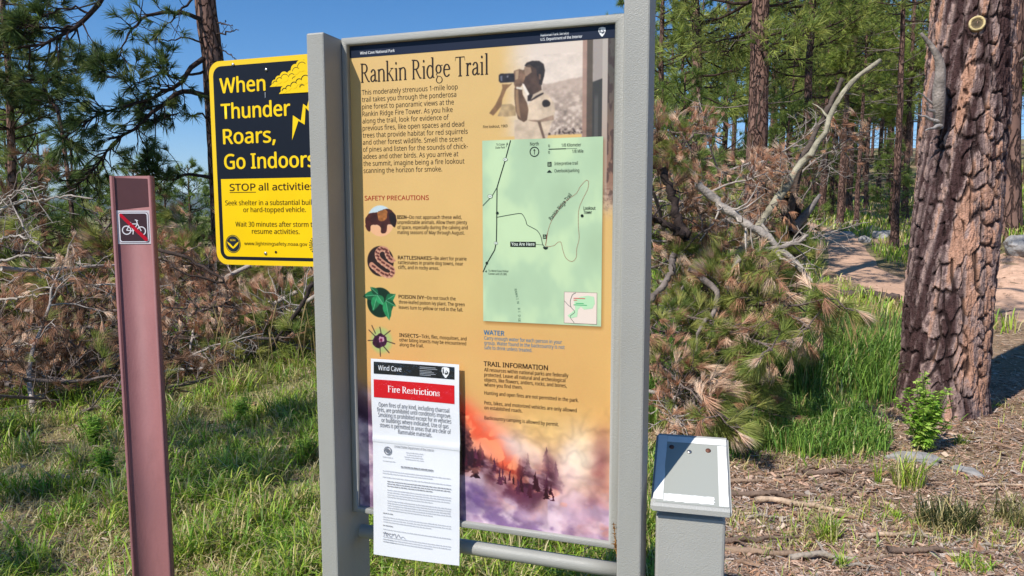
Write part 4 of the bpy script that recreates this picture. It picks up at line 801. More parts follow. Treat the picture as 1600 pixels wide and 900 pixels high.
def stf(a, b, n):   # a across 0..1, b down the slope 0..1
    a = np.asarray(a, float); b = np.asarray(b, float); n = np.broadcast_to(np.asarray(n, float), a.shape)
    y = .0780-.148*b; z = 1.1195-.099*b; nx_ = np.array([0, -.556, .831])
    return np.stack([(a-.5)*2*(.0790-.0035*(y+.07)/.15), y+nx_[1]*n, z+nx_[2]*n], -1)
pl = Ink(stf); pl.rect(.06, .07, .96, .985, S(160, 161, 152), .0008); pl.build("mounting_plate", M['ink'], px_)
ink = Ink(stf); RW = S(224, 222, 216); q_ = np.random.default_rng(3)
def ragged(a0, b0, a1, b1, amp, n=.0016):
    k = 16; top = [(a0+(a1-a0)*i/k, b0+q_.uniform(-amp, amp)*.35) for i in range(k+1)]; rt = [(a1+q_.uniform(-amp, amp), b0+(b1-b0)*i/8) for i in range(1, 8)]
    bot = [(a1-(a1-a0)*i/k, b1+q_.uniform(-amp, amp)*.35) for i in range(k+1)]; ink.poly(top+rt+bot, RW, n)
ragged(.03, .03, .155, .95, .006); ragged(.158, .035, .965, .125, .006); ragged(.845, .135, .965, .975, .008); ragged(.16, .865, .79, .965, .016)
ink.build("adhesive_strip", tint_mat("old_adhesive", rough=.7, vary=.06, scale=40), px_)
def screw(a, b, r, mat, parent, name="screw"):
    c = stf(np.array([a]), np.array([b]), 0.0008)[0]; ex = np.array([1., 0, 0]); ey = np.array([0, .831, .556]); ez = np.array([0, -.556, .831]); th = np.linspace(0, 2*np.pi, 14, endpoint=False); m = MB(); I = np.arange(14)
    V = np.concatenate([c+r*q*(np.cos(th)[:, None]*ex+np.sin(th)[:, None]*ey)+ez*h for q, h in ((1, 0), (1, .0014), (.7, .0026), (.05, .003))])
    m.add(V, np.concatenate([np.stack([k*14+I, k*14+(I+1) % 14, k*14+14+(I+1) % 14, k*14+14+I], 1) for k in range(3)])); return m.build(name, mat, parent, smooth=True)
screw(.225, .20, .0052, M['rust'], px_); screw(.465, .255, .0052, M['steel'], px_); screw(.720, .215, .0055, M['rust'], px_)

# dried grass head wedged between the frame and the right post
sp = tag(empty("dry_grass_sprig", board_world(0.6305, 1.100, 0.020), B_RZ), "dry brown grass sprig wedged beside the board's right post", "grass sprig")
mb = MB(); pts = smooth_path([(0.002, -.004, -.012), (-.004, -.008, .022), (-.006, -.006, .045), (-.010, -.004, .070)], 12)
tube(mb, pts, np.linspace(.0016, .0007, 12), 6, S(170, 124, 66)); mb.build("stalk", M['wood'], sp)
mb = MB(); r_ = np.random.default_rng(8); q = r_.uniform(0, 1, 46); Pp = np.stack([np.interp(q, np.linspace(0, 1, 12), pts[:, k]) for k in range(3)], 1)
D_ = np.stack([r_.normal(0, .45, 46), r_.uniform(-1, -.3, 46), r_.normal(.2, .7, 46)], 1)
needles(mb, Pp, D_, r_.uniform(.006, .013, 46), np.array(S(176, 122, 58))*r_.uniform(.5, 1.2, (46, 1)), 3, .0022, r_, .5, .1, 1)
P2 = np.array([[0.0, -.008, .012]]*5+[[-.002, -.008, .036]]*4); D2 = np.array([[.9, -.25, -.9], [.75, -.3, -1], [.5, -.3, -1.1], [.2, -.3, -1], [1, -.4, -.7], [1, -.3, -.8], [.9, -.3, -.7], [.4, -.6, -.2], [.6, -.5, -.3]])
needles(mb, P2, D2, r_.uniform(.026, .046, 9), np.tile(S(88, 66, 50), (9, 1)), 2, .0018, r_, .12, .08, 2, 0.1)
mb.build("awns", M['dry'], sp)
# ------------------------------------------------------------------ the big ponderosa trunk on the right
TB = Vector((3.52, 5.86, gz(3.52, 5.86)))
big = tag(empty("ponderosa_pine", TB), "massive old pine trunk with plated orange bark beside the dirt trail", "tree")
def bark_trunk(nth, zs, rad, lean, cw, ch, seed, depth=0.021, warp=0.11):
    th = np.linspace(0, 2*np.pi, nth, endpoint=False); TH, Zz = np.meshgrid(th, zs)
    Rr = rad(Zz, TH); R0 = 0.31; nc = max(6, int(round(2*np.pi*R0/cw)))
    u = TH/(2*np.pi)*nc; v = Zz/ch
    un = np.cos(TH)*3; vn = np.sin(TH)*3
    wx = fbm(un*1.3+Zz*2.2, vn*1.3+Zz*1.1+5, seed, 4)-0.5; wy = fbm(un*1.1+9, vn*1.1+Zz*2.5, seed+4, 4)-0.5
    u = u + wx*warp*12; v = v + wy*warp*11
    def vor(u, v, nc, sd):
        ui = np.floor(u).astype(int); vi = np.floor(v).astype(int); F1 = np.full(u.shape, 9.0); F2 = np.full(u.shape, 9.0); idn = np.zeros(u.shape)
        for di in (-1, 0, 1):
            for dj in (-1, 0, 1):
                ci = ui+di; cj = vi+dj; cm = np.mod(ci, nc); s = np.full_like(cm, sd)
                d = np.hypot(u-ci-0.1-0.8*_h(cm, cj, s), v-cj-0.1-0.8*_h(cm, cj, s+77)); idv = _h(cm, cj, s+191)
                sw = d < F1; F2 = np.where(sw, F1, np.minimum(F2, d)); idn = np.where(sw, idv, idn); F1 = np.where(sw, d, F1)
        return F2-F1, idn
    gap, idn = vor(u, v, nc, seed)
    w2x = fbm(un*7+Zz*9, vn*7, seed+71, 3)-.5; w2y = fbm(un*7+4, vn*7+Zz*9, seed+73, 3)-.5
    g2, id2 = vor(u*2.6+w2x*1.6, v*3.2+w2y*1.6, None, seed+5) if False else vor(TH/(2*np.pi)*nc*3+wx*3.0+w2x*2.2, Zz/ch*3.6+wy*3+w2y*2.2, nc*3, seed+5)
    fine = fbm(un*11+Zz*16, vn*11+Zz*8, seed+9, 4); flake = fbm(un*4+Zz*9, vn*4-Zz*7, seed+15, 4); big_ = fbm(un*1.0+Zz*1.6, vn*1.0-Zz*1.2, seed+31, 3)
    join = np.clip((fbm(un*2.2+Zz*4, vn*2.2+3, seed+41, 3)-.50)*1.4, -.08, .30)
    fis = sstep(0.0, 0.17, gap+join); f2 = sstep(0, .16, g2+.06)
    disp = depth*(fis-1) + depth*0.45*(idn-0.5)*fis + 0.013*(id2-.5)*fis - .0035*(1-f2)*fis + 0.008*(fine-0.5) + .028*(big_-.5)
    R = Rr + disp
    V = np.stack([R*np.cos(TH)+lean[0]*Zz, R*np.sin(TH)+lean[1]*Zz, Zz], -1)
    pl = fbm(un*1.3+3, vn*1.3+Zz*1.7, seed+21, 4)
    orange = np.array(S(186, 142, 118)); pink = np.array(S(168, 142, 132)); dark = np.array(S(74, 54, 52)); grey = np.array(S(116, 96, 92)); crack = np.array(S(40, 28, 27))
    k = np.clip((pl-.5)*3.4+.44+(idn-.5)*0.35+(id2-.5)*.45, 0, 1)[..., None]
    C = np.where(k > 0.66, pink*(1-(k-.66)/.34)+orange*((k-.66)/.34), np.where(k > .34, grey*(1-(k-.34)/.32)+pink*((k-.34)/.32), dark*(1-k/.34)+grey*(k/.34)))
    C = C*(0.6+0.8*fine[..., None]); e = np.maximum(1-fis, .45*(1-f2))[..., None]
    C = C*(1-e*0.85)+crack*e*0.85
    ny, nx = TH.shape; i = np.arange(ny-1)[:, None]*nx; j = np.arange(nx)[None]; jn = (j+1) % nx
    F = np.stack([i+j, i+jn, i+nx+jn, i+nx+j], -1).reshape(-1, 4)
    m = MB(); m.add(V.reshape(-1, 3), F, C.reshape(-1, 3)); return m
def brad(z, th):
    fl = np.exp(-np.maximum(z+0.05, 0)/0.16)
    lob = 0.5+0.5*np.cos(th*4+1.0+0.6*np.sin(th*2))
    return 0.314-0.009*np.clip(z, 0, 3.6)-0.019*np.clip(z-3.6, 0, 20) + fl*(0.02+0.06*lob) + 0.010*np.cos(th*2+0.7)
zs = np.concatenate([np.linspace(-0.25, 4.3, 640), np.linspace(4.35, 15, 70)])
M['bark'] = tint_mat("plated_bark", rough=0.9, spec=0.12, vary=0.25, scale=22, bump=0.7, bscale=90)
bark_trunk(520, zs, brad, (0.030, 0.0), 0.095, 0.17, 5).build("trunk", M['bark'], big, smooth=False)
# sawn-off limb: a pale collar round a dark weathered heart
def onbark(px_az, z, out=0.0):
    r = 0.314-0.009*z+out; return np.array([r*math.cos(px_az)+0.030*z, r*math.sin(px_az), z])
az0 = math.radians(-117); c0 = onbark(az0, 3.02, -0.03); ax = np.array([math.cos(az0), math.sin(az0), 0.15]); ax /= np.linalg.norm(ax)
e1 = np.cross(ax, [0, 0, 1]); e1 /= np.linalg.norm(e1); e2 = np.cross(e1, ax); th = np.linspace(0, 2*np.pi, 28, endpoint=False); rj = 1+0.10*(fbm(th*1.2, th*0, 3, 3)-0.5)*2
rings = [(0.062, -0.03, S(90, 70, 60)), (0.058, 0.035, S(150, 126, 92)), (0.053, 0.047, S(206, 186, 138)), (0.043, 0.045, S(196, 172, 120)), (0.038, 0.036, S(120, 104, 78)), (0.020, 0.033, S(84, 74, 58)), (0.002, 0.031, S(70, 60, 48))]
mb = MB(); I = np.arange(28)
V = np.concatenate([c0+ax*h+(r*rj)[:, None]*(np.cos(th)[:, None]*e1+np.sin(th)[:, None]*e2) for r, h, _ in rings])
mb.add(V, np.concatenate([np.stack([k*28+I, k*28+(I+1) % 28, k*28+28+(I+1) % 28, k*28+28+I], 1) for k in range(len(rings)-1)]), np.repeat([c for _, _, c in rings], 28, 0))
mb.build("cut_knot", M['wood'], big, smooth=True)
# torn dead limb curling up along the left flank, with its splintered base
mb = MB(); gy = S(150, 138, 128)
def loc(x, y, z): return (x-TB.x, y-TB.y, z-TB.z)
tube(mb, smooth_path([loc(3.27, 5.66, 2.25), loc(3.23, 5.60, 2.38), loc(3.21, 5.58, 2.52), loc(3.205, 5.57, 2.69), loc(3.15, 5.57, 2.81), loc(3.04, 5.56, 2.93)], 22), np.concatenate([np.linspace(.034, .046, 8), np.linspace(.046, .010, 14)]), 9, gy)
for a, b, r in (((3.25, 5.62, 2.34), (3.08, 5.56, 2.42), .022), ((3.25, 5.62, 2.30), (3.03, 5.56, 2.34), .016), ((3.25, 5.62, 2.26), (3.09, 5.54, 2.22), .018), ((3.24, 5.62, 2.40), (3.03, 5.56, 2.50), .013)):
    P = np.linspace(loc(*a), loc(*b), 6); P += rng.normal(0, .006, P.shape); tube(mb, P, np.linspace(r, .003, 6), 6, S(160, 152, 146))
mb.build("broken_limb", M['wood'], big)
# the living crown starts far above the frame
def limb_tree(mbw, mbn, base, dirv, L, r0, r, ntw, tl, wcol, ncol, nn, nl, nw, droop=0.12, rise=0.25, p_tuft=1.0, sides=6, seg=2, twl=1.0, ext=None):
    """one limb with twigs along it; tufts of needles at the twig ends"""
    n = 9
    if ext is None:
        d = np.asarray(dirv, float); d /= np.linalg.norm(d); P = [np.asarray(base, float)]
        for k in range(n-1):
            d = d + np.array([0, 0, rise/n]) + r.normal(0, .09, 3); d /= np.linalg.norm(d); P.append(P[-1]+d*L/(n-1))
        P = np.array(P)
    else:
        P = smooth_path(ext, 16); n = 16; P[1:-1] += r.normal(0, .012, (n-2, 3)); L = np.linalg.norm(np.diff(P, axis=0), axis=1).sum()
    tube(mbw, P, np.linspace(r0, max(.004, r0*0.18), n), sides, wcol)
    tips = [(P[-1], P[-1]-P[-2])]
    T = np.gradient(P, axis=0); T /= np.linalg.norm(T, axis=1, keepdims=True)
    for k in range(ntw):
        f = r.uniform(0.22, 1.0)**0.8; i = min(int(f*(n-1)), n-2); p = P[i]+(P[i+1]-P[i])*r.random()
        d = T[i]*r.uniform(0.3, 1.0) + perp(T[i][None], r)[0]*r.uniform(.5, 1.0)*np.array([1, 1, .75]); d[2] += rise*0.6; d /= np.linalg.norm(d)
        l = tl*r.uniform(0.45, 1.1)*(1.15-0.6*f)*twl; q = [p]
        for _ in range(4):
            d = d + r.normal(0, .16, 3) + np.array([0, 0, rise*0.12]); d /= np.linalg.norm(d); q.append(q[-1]+d*l/4)
        q = np.array(q); tube(mbw, q, np.linspace(max(.0045, r0*.28), .003, 5), 4 if sides < 6 else 5, wcol, cap=False)
        tips.append((q[-1], q[-1]-q[-2]))
        for _ in range(2):
            if r.random() < .6:
                d2 = q[3]-q[2] + perp((q[3]-q[2])[None], r)[0]*l*.2; d2 /= np.linalg.norm(d2); e = q[2]+d2*l*r.uniform(.25, .5)
                tube(mbw, np.array([q[2], (q[2]+e)/2+r.normal(0, .01, 3), e]), [.004, .0035, .003], 4, wcol, cap=False); tips.append((e, d2))
    tips = [t for t in tips if r.random() < p_tuft]
    if tips and mbn is not None:
        tp = np.array([t[0] for t in tips]); td = np.array([t[1] for t in tips]); td /= np.linalg.norm(td, axis=1, keepdims=True)+1e-9
        cc = np.array(ncol)[r.integers(0, len(ncol), len(tips))]*r.uniform(.75, 1.25, (len(tips), 1))
        needles(mbn, tp, td, nl*r.uniform(.75, 1.2, len(tips)), cc, nn, nw, r, .8, droop, seg)
    return tips
GREENS = [S(146, 158, 78), S(162, 172, 88), S(124, 142, 68), S(176, 180, 98)]
DGREENS = [S(84, 102, 54), S(98, 116, 60), S(70, 90, 50), S(118, 128, 70)]
WOODD = S(66, 52, 46); WOODG = S(128, 116, 106)
r_ = np.random.default_rng(21); mw = MB(); mn = MB()
for i in range(26):
    z = 6.5+i*0.32; a = i*2.4; limb_tree(mw, mn, (0.045*z+.2*math.cos(a), .2*math.sin(a), z), (math.cos(a), math.sin(a), .1), 2.6-(z-6.5)*.14, .05, r_, 14, .7, WOODD, GREENS, 16, .22, .012, seg=1, sides=5)
mw.build("limbs", M['wood'], big); mn.build("crown", M['green'], big)

# ------------------------------------------------------------------ pines of the forest
def bark_mat(name, pale_tone, dark, crack, sc=11.0):
    """plated pine bark for trunks seen from farther off: stretched cells with dark seams"""
    m, t, p = new_mat(name); L = t.links.new; tc = nd(t, "ShaderNodeTexCoord"); mp = nd(t, "ShaderNodeMapping"); mp.inputs["Scale"].default_value = (1, 1, .32); L(tc.outputs["Object"], mp.inputs["Vector"])
    nz = nd(t, "ShaderNodeTexNoise"); nz.inputs["Scale"].default_value = 6; nz.inputs["Detail"].default_value = 5; L(mp.outputs[0], nz.inputs["Vector"])
    mxv = nd(t, "ShaderNodeMix", data_type='RGBA'); mxv.inputs[0].default_value = .22; L(mp.outputs[0], mxv.inputs[6]); L(nz.outputs["Color"], mxv.inputs[7])
    v = nd(t, "ShaderNodeTexVoronoi", feature='DISTANCE_TO_EDGE'); v.inputs["Scale"].default_value = sc; L(mxv.outputs[2], v.inputs["Vector"])
    v2 = nd(t, "ShaderNodeTexVoronoi"); v2.inputs["Scale"].default_value = sc; L(mxv.outputs[2], v2.inputs["Vector"])
    cr = nd(t, "ShaderNodeValToRGB"); cr.color_ramp.elements[0].color = (*dark, 1); cr.color_ramp.elements[1].color = (*pale_tone, 1); cr.color_ramp.elements[0].position = .25; cr.color_ramp.elements[1].position = .8  # noise and cells mix a darker and a paler bark tone
    n2 = nd(t, "ShaderNodeTexNoise"); n2.inputs["Scale"].default_value = 3.0; n2.inputs["Detail"].default_value = 8; n2.inputs["Roughness"].default_value = .7; L(mp.outputs[0], n2.inputs["Vector"])
    ad = nd(t, "ShaderNodeMath", operation='MULTIPLY_ADD'); ad.inputs[1].default_value = .35; L(v2.outputs["Color"], ad.inputs[0]); L(n2.outputs["Fac"], ad.inputs[2]); sb = nd(t, "ShaderNodeMath", operation='SUBTRACT'); sb.inputs[1].default_value = .12; L(ad.outputs[0], sb.inputs[0]); L(sb.outputs[0], cr.inputs[0])
    mr = nd(t, "ShaderNodeMapRange"); mr.inputs[1].default_value = 0.0; mr.inputs[2].default_value = .16; L(v.outputs["Distance"], mr.inputs[0])
    mx = nd(t, "ShaderNodeMix", data_type='RGBA'); L(mr.outputs[0], mx.inputs[0]); mx.inputs[6].default_value = (*crack, 1); L(cr.outputs[0], mx.inputs[7]); L(mx.outputs[2], p.inputs["Base Color"])
    p.inputs["Roughness"].default_value = .95; p.inputs["Specular IOR Level"].default_value = .08
    b = nd(t, "ShaderNodeBump"); b.inputs["Strength"].default_value = 1.0; b.inputs["Distance"].default_value = .03; L(mr.outputs[0], b.inputs["Height"]); L(b.outputs[0], p.inputs["Normal"]); return m
M['farbark'] = bark_mat("pine_bark", S(150, 118, 104), S(100, 76, 68), S(70, 54, 50), 19.0)
M['redbark'] = bark_mat("russet_bark", S(196, 148, 124), S(150, 102, 84), S(112, 78, 68), 15.0)
def pine_meshes(seed, H, cb, R, r0, nb, ntw, nn, nl, nw, greens, dead=8):
    r = np.random.default_rng(seed); mt, ml, mn = MB(), MB(), MB()
    z = np.linspace(-.3, H, 26); sway = np.stack([np.cumsum(r.normal(0, .012, 26)), np.cumsum(r.normal(0, .012, 26))], 1)*H/12
    P = np.concatenate([sway, z[:, None]], 1); rad = r0*(1-np.clip(z, 0, H)/H)**0.85+.015 + r0*.35*np.exp(-np.maximum(z, 0)/.3)
    tube(mt, P, rad, 14)
    def at(zz): return np.array([np.interp(zz, z, P[:, 0]), np.interp(zz, z, P[:, 1]), zz])
    for i in range(nb):
        f = (i+r.random())/nb; zz = cb+(H*.985-cb)*f; a = r.uniform(0, 2*np.pi)
        prof = (1-f)**.7*(0.55+0.45*min(1, f*4)); L = R*prof*r.uniform(.6, 1.15)+.25
        limb_tree(ml, mn, at(zz), (math.cos(a), math.sin(a), -.18+.75*f+r.normal(0, .12)), L, .012+.012*L, r, int(ntw*(0.4+.6*prof)), .32*L+.18, WOODD, greens, nn, nl, nw, .12, .35, .95, 5, 1)
    for i in range(dead):
        zz = r.uniform(.12*H, max(cb*1.2, .3*H)); a = r.uniform(0, 2*np.pi)
        limb_tree(ml, None, at(zz), (math.cos(a), math.sin(a), -.1+r.normal(0, .2)), r.uniform(.5, 1.6), .016, r, 3, .4, WOODG, greens, 1, .1, .01, sides=4)
    return [(n, m.mesh(n, smooth=(n == "trunk"))) for n, m in (("trunk", mt), ("limbs", ml), ("crown", mn)) if m.n]
def pine(name, parts, bark, loc, rz, sc, label, cat, group=None, rot=(0, 0)):
    t = tag(empty(name, loc), label, cat, group); t.rotation_euler = (rot[0], rot[1], rz); t.scale = (sc, sc, sc)
    for n, me in parts: link(n, me, {"trunk": bark, "limbs": M['wood'], "crown": M['green']}[n], t)
    return t
def at_px(px, d): x = (px-800)/1135*d; return (x, d, gz(x, d)-0.02)
VA = pine_meshes(31, 13.5, 4.2, 2.5, .20, 62, 20, 12, .24, .016, GREENS, 10)
VB = pine_meshes(32, 11.5, 3.6, 2.0, .14, 52, 18, 12, .26, .020, GREENS, 12)
VC = pine_meshes(33, 12.5, 4.4, 2.2, .13, 52, 18, 12, .28, .024, [S(152, 166, 78), S(166, 178, 90), S(132, 152, 70)], 12)
VY = pine_meshes(34, 4.6, .5, 1.25, .06, 46, 14, 14, .20, .012, [S(136, 156, 78), S(150, 166, 86), S(118, 140, 70)], 0)
VS = pine_meshes(35, 9.5, 5.6, 1.4, .085, 30, 12, 10, .22, .016, GREENS, 22)
pine("pine_tree", VA, M['farbark'], at_px(1178, 13.2), .4, 1.0, "tall dark trunked pine rising straight behind the felled tops", "tree", rot=(0, -.015))
pine("pine_tree", VB, M['farbark'], at_px(1096, 17), 2.2, 1.05, "grey brown pine just right of the board, behind the felled tops", "tree", rot=(0, .05))
pine("pine_tree", VB, M['farbark'], at_px(1250, 20), 4.1, .95, "slender pale barked pine directly behind the leaning grey snag", "tree")
pine("pine_tree", VS, M['farbark'], at_px(1397, 20), 1.0, 1.1, "thin pole pine left of the massive trunk, at the trail edge", "tree", rot=(0, .02))
pine("pine_tree", VS, M['redbark'], at_px(1574, 13.6), 2.0, 1.9, "russet pine close behind the right side of the massive trunk", "tree", rot=(0, .02))
r_ = np.random.default_rng(77)
for px_i, d in ((1282, 27), (1297, 30), (1311, 26), (1323, 32), (1336, 25.5), (1350, 34), (1368, 38), (1228, 30)):
    pine("pine_tree", [VB, VC, VS][r_.integers(0, 3)], M['farbark'], at_px(px_i, d), r_.uniform(0, 6), r_.uniform(.85, 1.05), "slim brown pine in the row of trunks beyond the trail", "tree", "row of slim pines beyond the trail")
for px_i, d in ((1030, 24), (1062, 33), (1128, 29), (1142, 40), (1200, 37), (1215, 48), (1262, 43), (1305, 50), (1330, 46), (1385, 45), (1410, 30), (1425, 55), (1440, 40), (1595, 33), (1620, 26), (1580, 48), (1660, 40), (1160, 56), (1090, 52), (1045, 44), (1240, 58), (1290, 62), (1355, 60), (1400, 66), (1185, 66), (1110, 68), (1010, 58), (1540, 60), (980, 36), (960, 50), (1500, 44), (1270, 74), (1320, 78), (1225, 80), (1375, 80), (1205, 46), (1300, 42), (1340, 54), (1380, 60), (1415, 70), (1320, 35), (1405, 48), (1610, 52), (1345, 90), (1240, 94), (1140, 90), (1272, 35), (1260, 41), (1289, 45)):
    pine("pine_tree", [VA, VB, VC, VC][r_.integers(0, 4)], M['farbark'], at_px(px_i, d), r_.uniform(0, 6), r_.uniform(.8, 1.1), "green pine standing in the sunlit forest behind the trail", "tree", "pines of the forest behind the trail")
for px_i, d, s in ((1225, 17.5, .85), (1065, 15, .9), (1300, 36, 1.1), (1345, 40, 1.2), (1388, 26, .7), (1130, 22, 1.0), (1265, 30, 1.0), (1030, 18, .9)):
    pine("young_pine", VY, M['farbark'], at_px(px_i, d), r_.uniform(0, 6), s, "low bushy young pine among the trunks behind the trail", "tree", "young pines under the forest")
pine("young_pine", VY, M['farbark'], at_px(1050, 8.8), 1.2, .60, "small green pine hugging the right edge of the board behind the felled tops", "tree")
pine("pine_tree", VS, M['farbark'], (-7.6, -.8, gz(-7.6, -.8)), .6, 1.0, "thin unseen pine outside the view, shading the near left grass", "tree")  # unseen pine, added to cast shade on the left grass
# left side, on the slope that falls away
for px_i, d, s in ((70, 16, .85), (120, 19, .95), (215, 24, 1.0), (262, 21, .8), (300, 26, 1.05), (340, 30, 1.1), (410, 24, 1.0), (455, 30, 1.1), (20, 20, 1.1), (160, 30, 1.2), (240, 36, 1.2), (380, 38, 1.2), (520, 34, 1.2)):
    pine("young_pine", VY, M['farbark'], at_px(px_i, d), r_.uniform(0, 6), s*1.0, "bushy young pine on the slope behind the marker post", "tree", "young pines on the falling slope")
for px_i, d, s in ((-30, 14, .9), (30, 27, .75), (-80, 22, 1.0)):
    pine("pine_tree", VB, M['farbark'], at_px(px_i, d), r_.uniform(0, 6), s, "dark green pine at the far left behind the slash", "tree", "pines at the far left")
# the near pine whose long limbs hang over the left of the view
LIMBS = {
'A': [(-3.89, 9.4, 4.03), (-4.02, 9.27, 4.06), (-4.18, 9.13, 4.05), (-4.41, 9.0, 3.96), (-4.49, 8.87, 3.78), (-4.51, 8.73, 3.58), (-4.52, 8.6, 3.4)],
'B': [(-3.86, 9.4, 3.73), (-3.98, 9.23, 3.76), (-4.17, 9.07, 3.7), (-4.47, 8.9, 3.67)],
'C': [(-3.88, 9.4, 3.55), (-3.96, 9.23, 3.39), (-4.03, 9.06, 3.2), (-4.12, 8.89, 3.07), (-4.3, 8.71, 2.94), (-4.57, 8.54, 2.8), (-4.78, 8.37, 2.66), (-4.97, 8.2, 2.45)],
'D': [(-3.78, 9.4, 3.03), (-3.98, 9.25, 3.13), (-4.11, 9.1, 3.07), (-4.21, 8.95, 2.91), (-4.32, 8.8, 2.74), (-4.49, 8.65, 2.57), (-4.61, 8.5, 2.36), (-4.72, 8.35, 2.13), (-4.88, 8.2, 1.91)],
'E': [(-3.77, 9.4, 2.83), (-4.0, 9.27, 2.85), (-4.2, 9.13, 2.82), (-4.36, 9.0, 2.72)],
'F': [(-3.75, 9.4, 2.01), (-3.92, 9.28, 2.1), (-4.11, 9.16, 2.07), (-4.27, 9.04, 2.03), (-4.37, 8.92, 2.1), (-4.39, 8.8, 2.19)],
'G': [(-3.79, 9.5, 3.99), (-3.61, 9.4, 3.98), (-3.46, 9.3, 3.92)], 'G2': [(-3.78, 9.5, 3.87), (-3.55, 9.35, 3.86), (-3.35, 9.2, 3.85)], 'G3': [(-3.77, 9.5, 3.73), (-3.6, 9.4, 3.64), (-3.43, 9.3, 3.52)],
'H': [(-3.89, 9.4, 4.42), (-4.0, 9.25, 4.16), (-4.06, 9.1, 4.04), (-4.11, 8.95, 3.84), (-4.21, 8.8, 3.69)],
'I': [(-3.89, 9.4, 3.39), (-4.0, 9.25, 3.31), (-4.14, 9.1, 3.27), (-4.23, 8.95, 3.3), (-4.39, 8.8, 3.16), (-4.53, 8.65, 3.19), (-4.67, 8.5, 3.25)],
'K': [(-3.9, 9.2, 5.4), (-4.1, 8.6, 4.8), (-4.23, 8.2, 4.33), (-4.42, 8.1, 3.9), (-4.57, 8.0, 3.66), (-4.69, 7.9, 3.51), (-4.94, 7.8, 3.38), (-5.27, 7.7, 3.28), (-5.54, 7.6, 3.2)],
'K2': [(-4.65, 8.0, 3.6), (-4.79, 7.9, 3.56), (-4.93, 7.8, 3.54), (-5.13, 7.7, 3.5), (-5.45, 7.6, 3.52)], 'K3': [(-4.55, 8.1, 3.75), (-4.7, 8.03, 3.8), (-4.87, 7.95, 3.72), (-5.0, 7.88, 3.64), (-5.13, 7.8, 3.43)]}
np_ = tag(empty("pine_tree", (-3.76, 9.5, gz(-3.76, 9.5))), "dark near pine with long drooping limbs reaching left over the slash", "tree")
o_ = np.array([-3.76, 9.5, gz(-3.76, 9.5)]); r_ = np.random.default_rng(5)
mt, ml, mn, md = MB(), MB(), MB(), MB()
TP = np.array([(-3.74, 9.5, -1.2), (-3.76, 9.5, 0.04), (-3.76, 9.5, 1.06), (-3.77, 9.5, 2.13), (-3.79, 9.5, 2.86), (-3.8, 9.5, 3.5), (-3.84, 9.5, 3.9), (-3.87, 9.5, 4.29), (-3.88, 9.5, 5.2), (-3.9, 9.5, 8), (-3.9, 9.5, 11)])-o_
Pt = smooth_path(TP, 60); tube(mt, Pt, np.interp(Pt[:, 2], [-.5, .5, 3, 5, 11], [.22, .165, .135, .125, .03])*(1+.10*(fbm(np.arange(60)*.7, np.zeros(60), 3, 2)-.5)), 18)
SPEC = {'A': (.030, 14, .45, .45), 'B': (.014, 5, .25, 0), 'C': (.034, 36, .60, .95), 'D': (.036, 46, .62, .55), 'E': (.014, 14, .45, .95), 'F': (.026, 24, .50, .95), 'G': (.014, 2, .12, 0), 'G2': (.014, 2, .12, 0), 'G3': (.012, 2, .15, 0), 'H': (.018, 16, .45, .4), 'I': (.018, 30, .50, 1.0), 'K': (.040, 34, .60, .35), 'K2': (.014, 22, .40, .8), 'K3': (.014, 16, .35, .5)}
for k, L in LIMBS.items():
    r0, ntw, tl, pt = SPEC[k]
    limb_tree(ml, mn if pt else None, None, None, 1, r0, r_, int(ntw*1.12), tl, S(58, 46, 42) if pt else S(74, 60, 54), DGREENS, 40, .155, .0065, .12, -.05 if k in 'DK' else .35, pt, 7, 2, ext=np.array(L)-o_)
for i in range(30):
    z = 5.2+i*.19; a = i*2.4; limb_tree(ml, mn, np.array([-3.89, 9.5, z])-o_, (math.cos(a), math.sin(a), -.05), 2.4-(z-5.2)*.3, .03, r_, 12, .6, WOODD, DGREENS, 14, .18, .012, seg=1, sides=5)
mt.build("trunk", M['farbark'], np_, smooth=True); ml.build("limbs", M['wood'], np_); mn.build("crown", M['green'], np_)
# slender pines at the left edge
for nm, P, r0, lab, cr in (("pine_tree", [(-7.53, 11, -.6), (-7.53, 11.0, 1.17), (-7.48, 11.0, 2.32), (-7.45, 11.0, 3.07), (-7.43, 11.0, 3.72), (-7.45, 11.0, 4.4), (-7.4, 11, 6.2)], .075, "slender pine with thick needle clumps at the far left edge", 46), ("young_pine", [(-6.2, 10.4, -.6), (-6.3, 10.45, 1.8), (-6.42, 10.5, 2.98), (-6.62, 10.67, 3.2), (-6.82, 10.83, 3.46), (-7.08, 11.0, 3.9)], .035, "thin leaning sapling with a sparse top against the sky", 14)):
    o2 = np.array([P[0][0], P[0][1], gz(P[0][0], P[0][1])]); t = tag(empty(nm, o2), lab, "tree"); mt, ml, mn = MB(), MB(), MB(); Q = smooth_path(np.array(P)-o2, 30); tube(mt, Q, np.linspace(r0, r0*.35, 30), 10)
    for i in range(cr):
        f = r_.uniform(.35, 1); q = Q[int(f*29)]; a = r_.uniform(0, 6.28)
        limb_tree(ml, mn, q, (math.cos(a), math.sin(a), r_.uniform(-.2, .4)), (1.15 if cr > 20 else .5)*r_.uniform(.5, 1.1), .016, r_, 9 if cr > 20 else 4, .35, WOODD, DGREENS, 26, .17, .007, .12, .3, .9 if cr > 20 else .7, 5, 2)
    mt.build("trunk", M['farbark'], t, smooth=True); ml.build("limbs", M['wood'], t); mn.build("crown", M['green'], t)
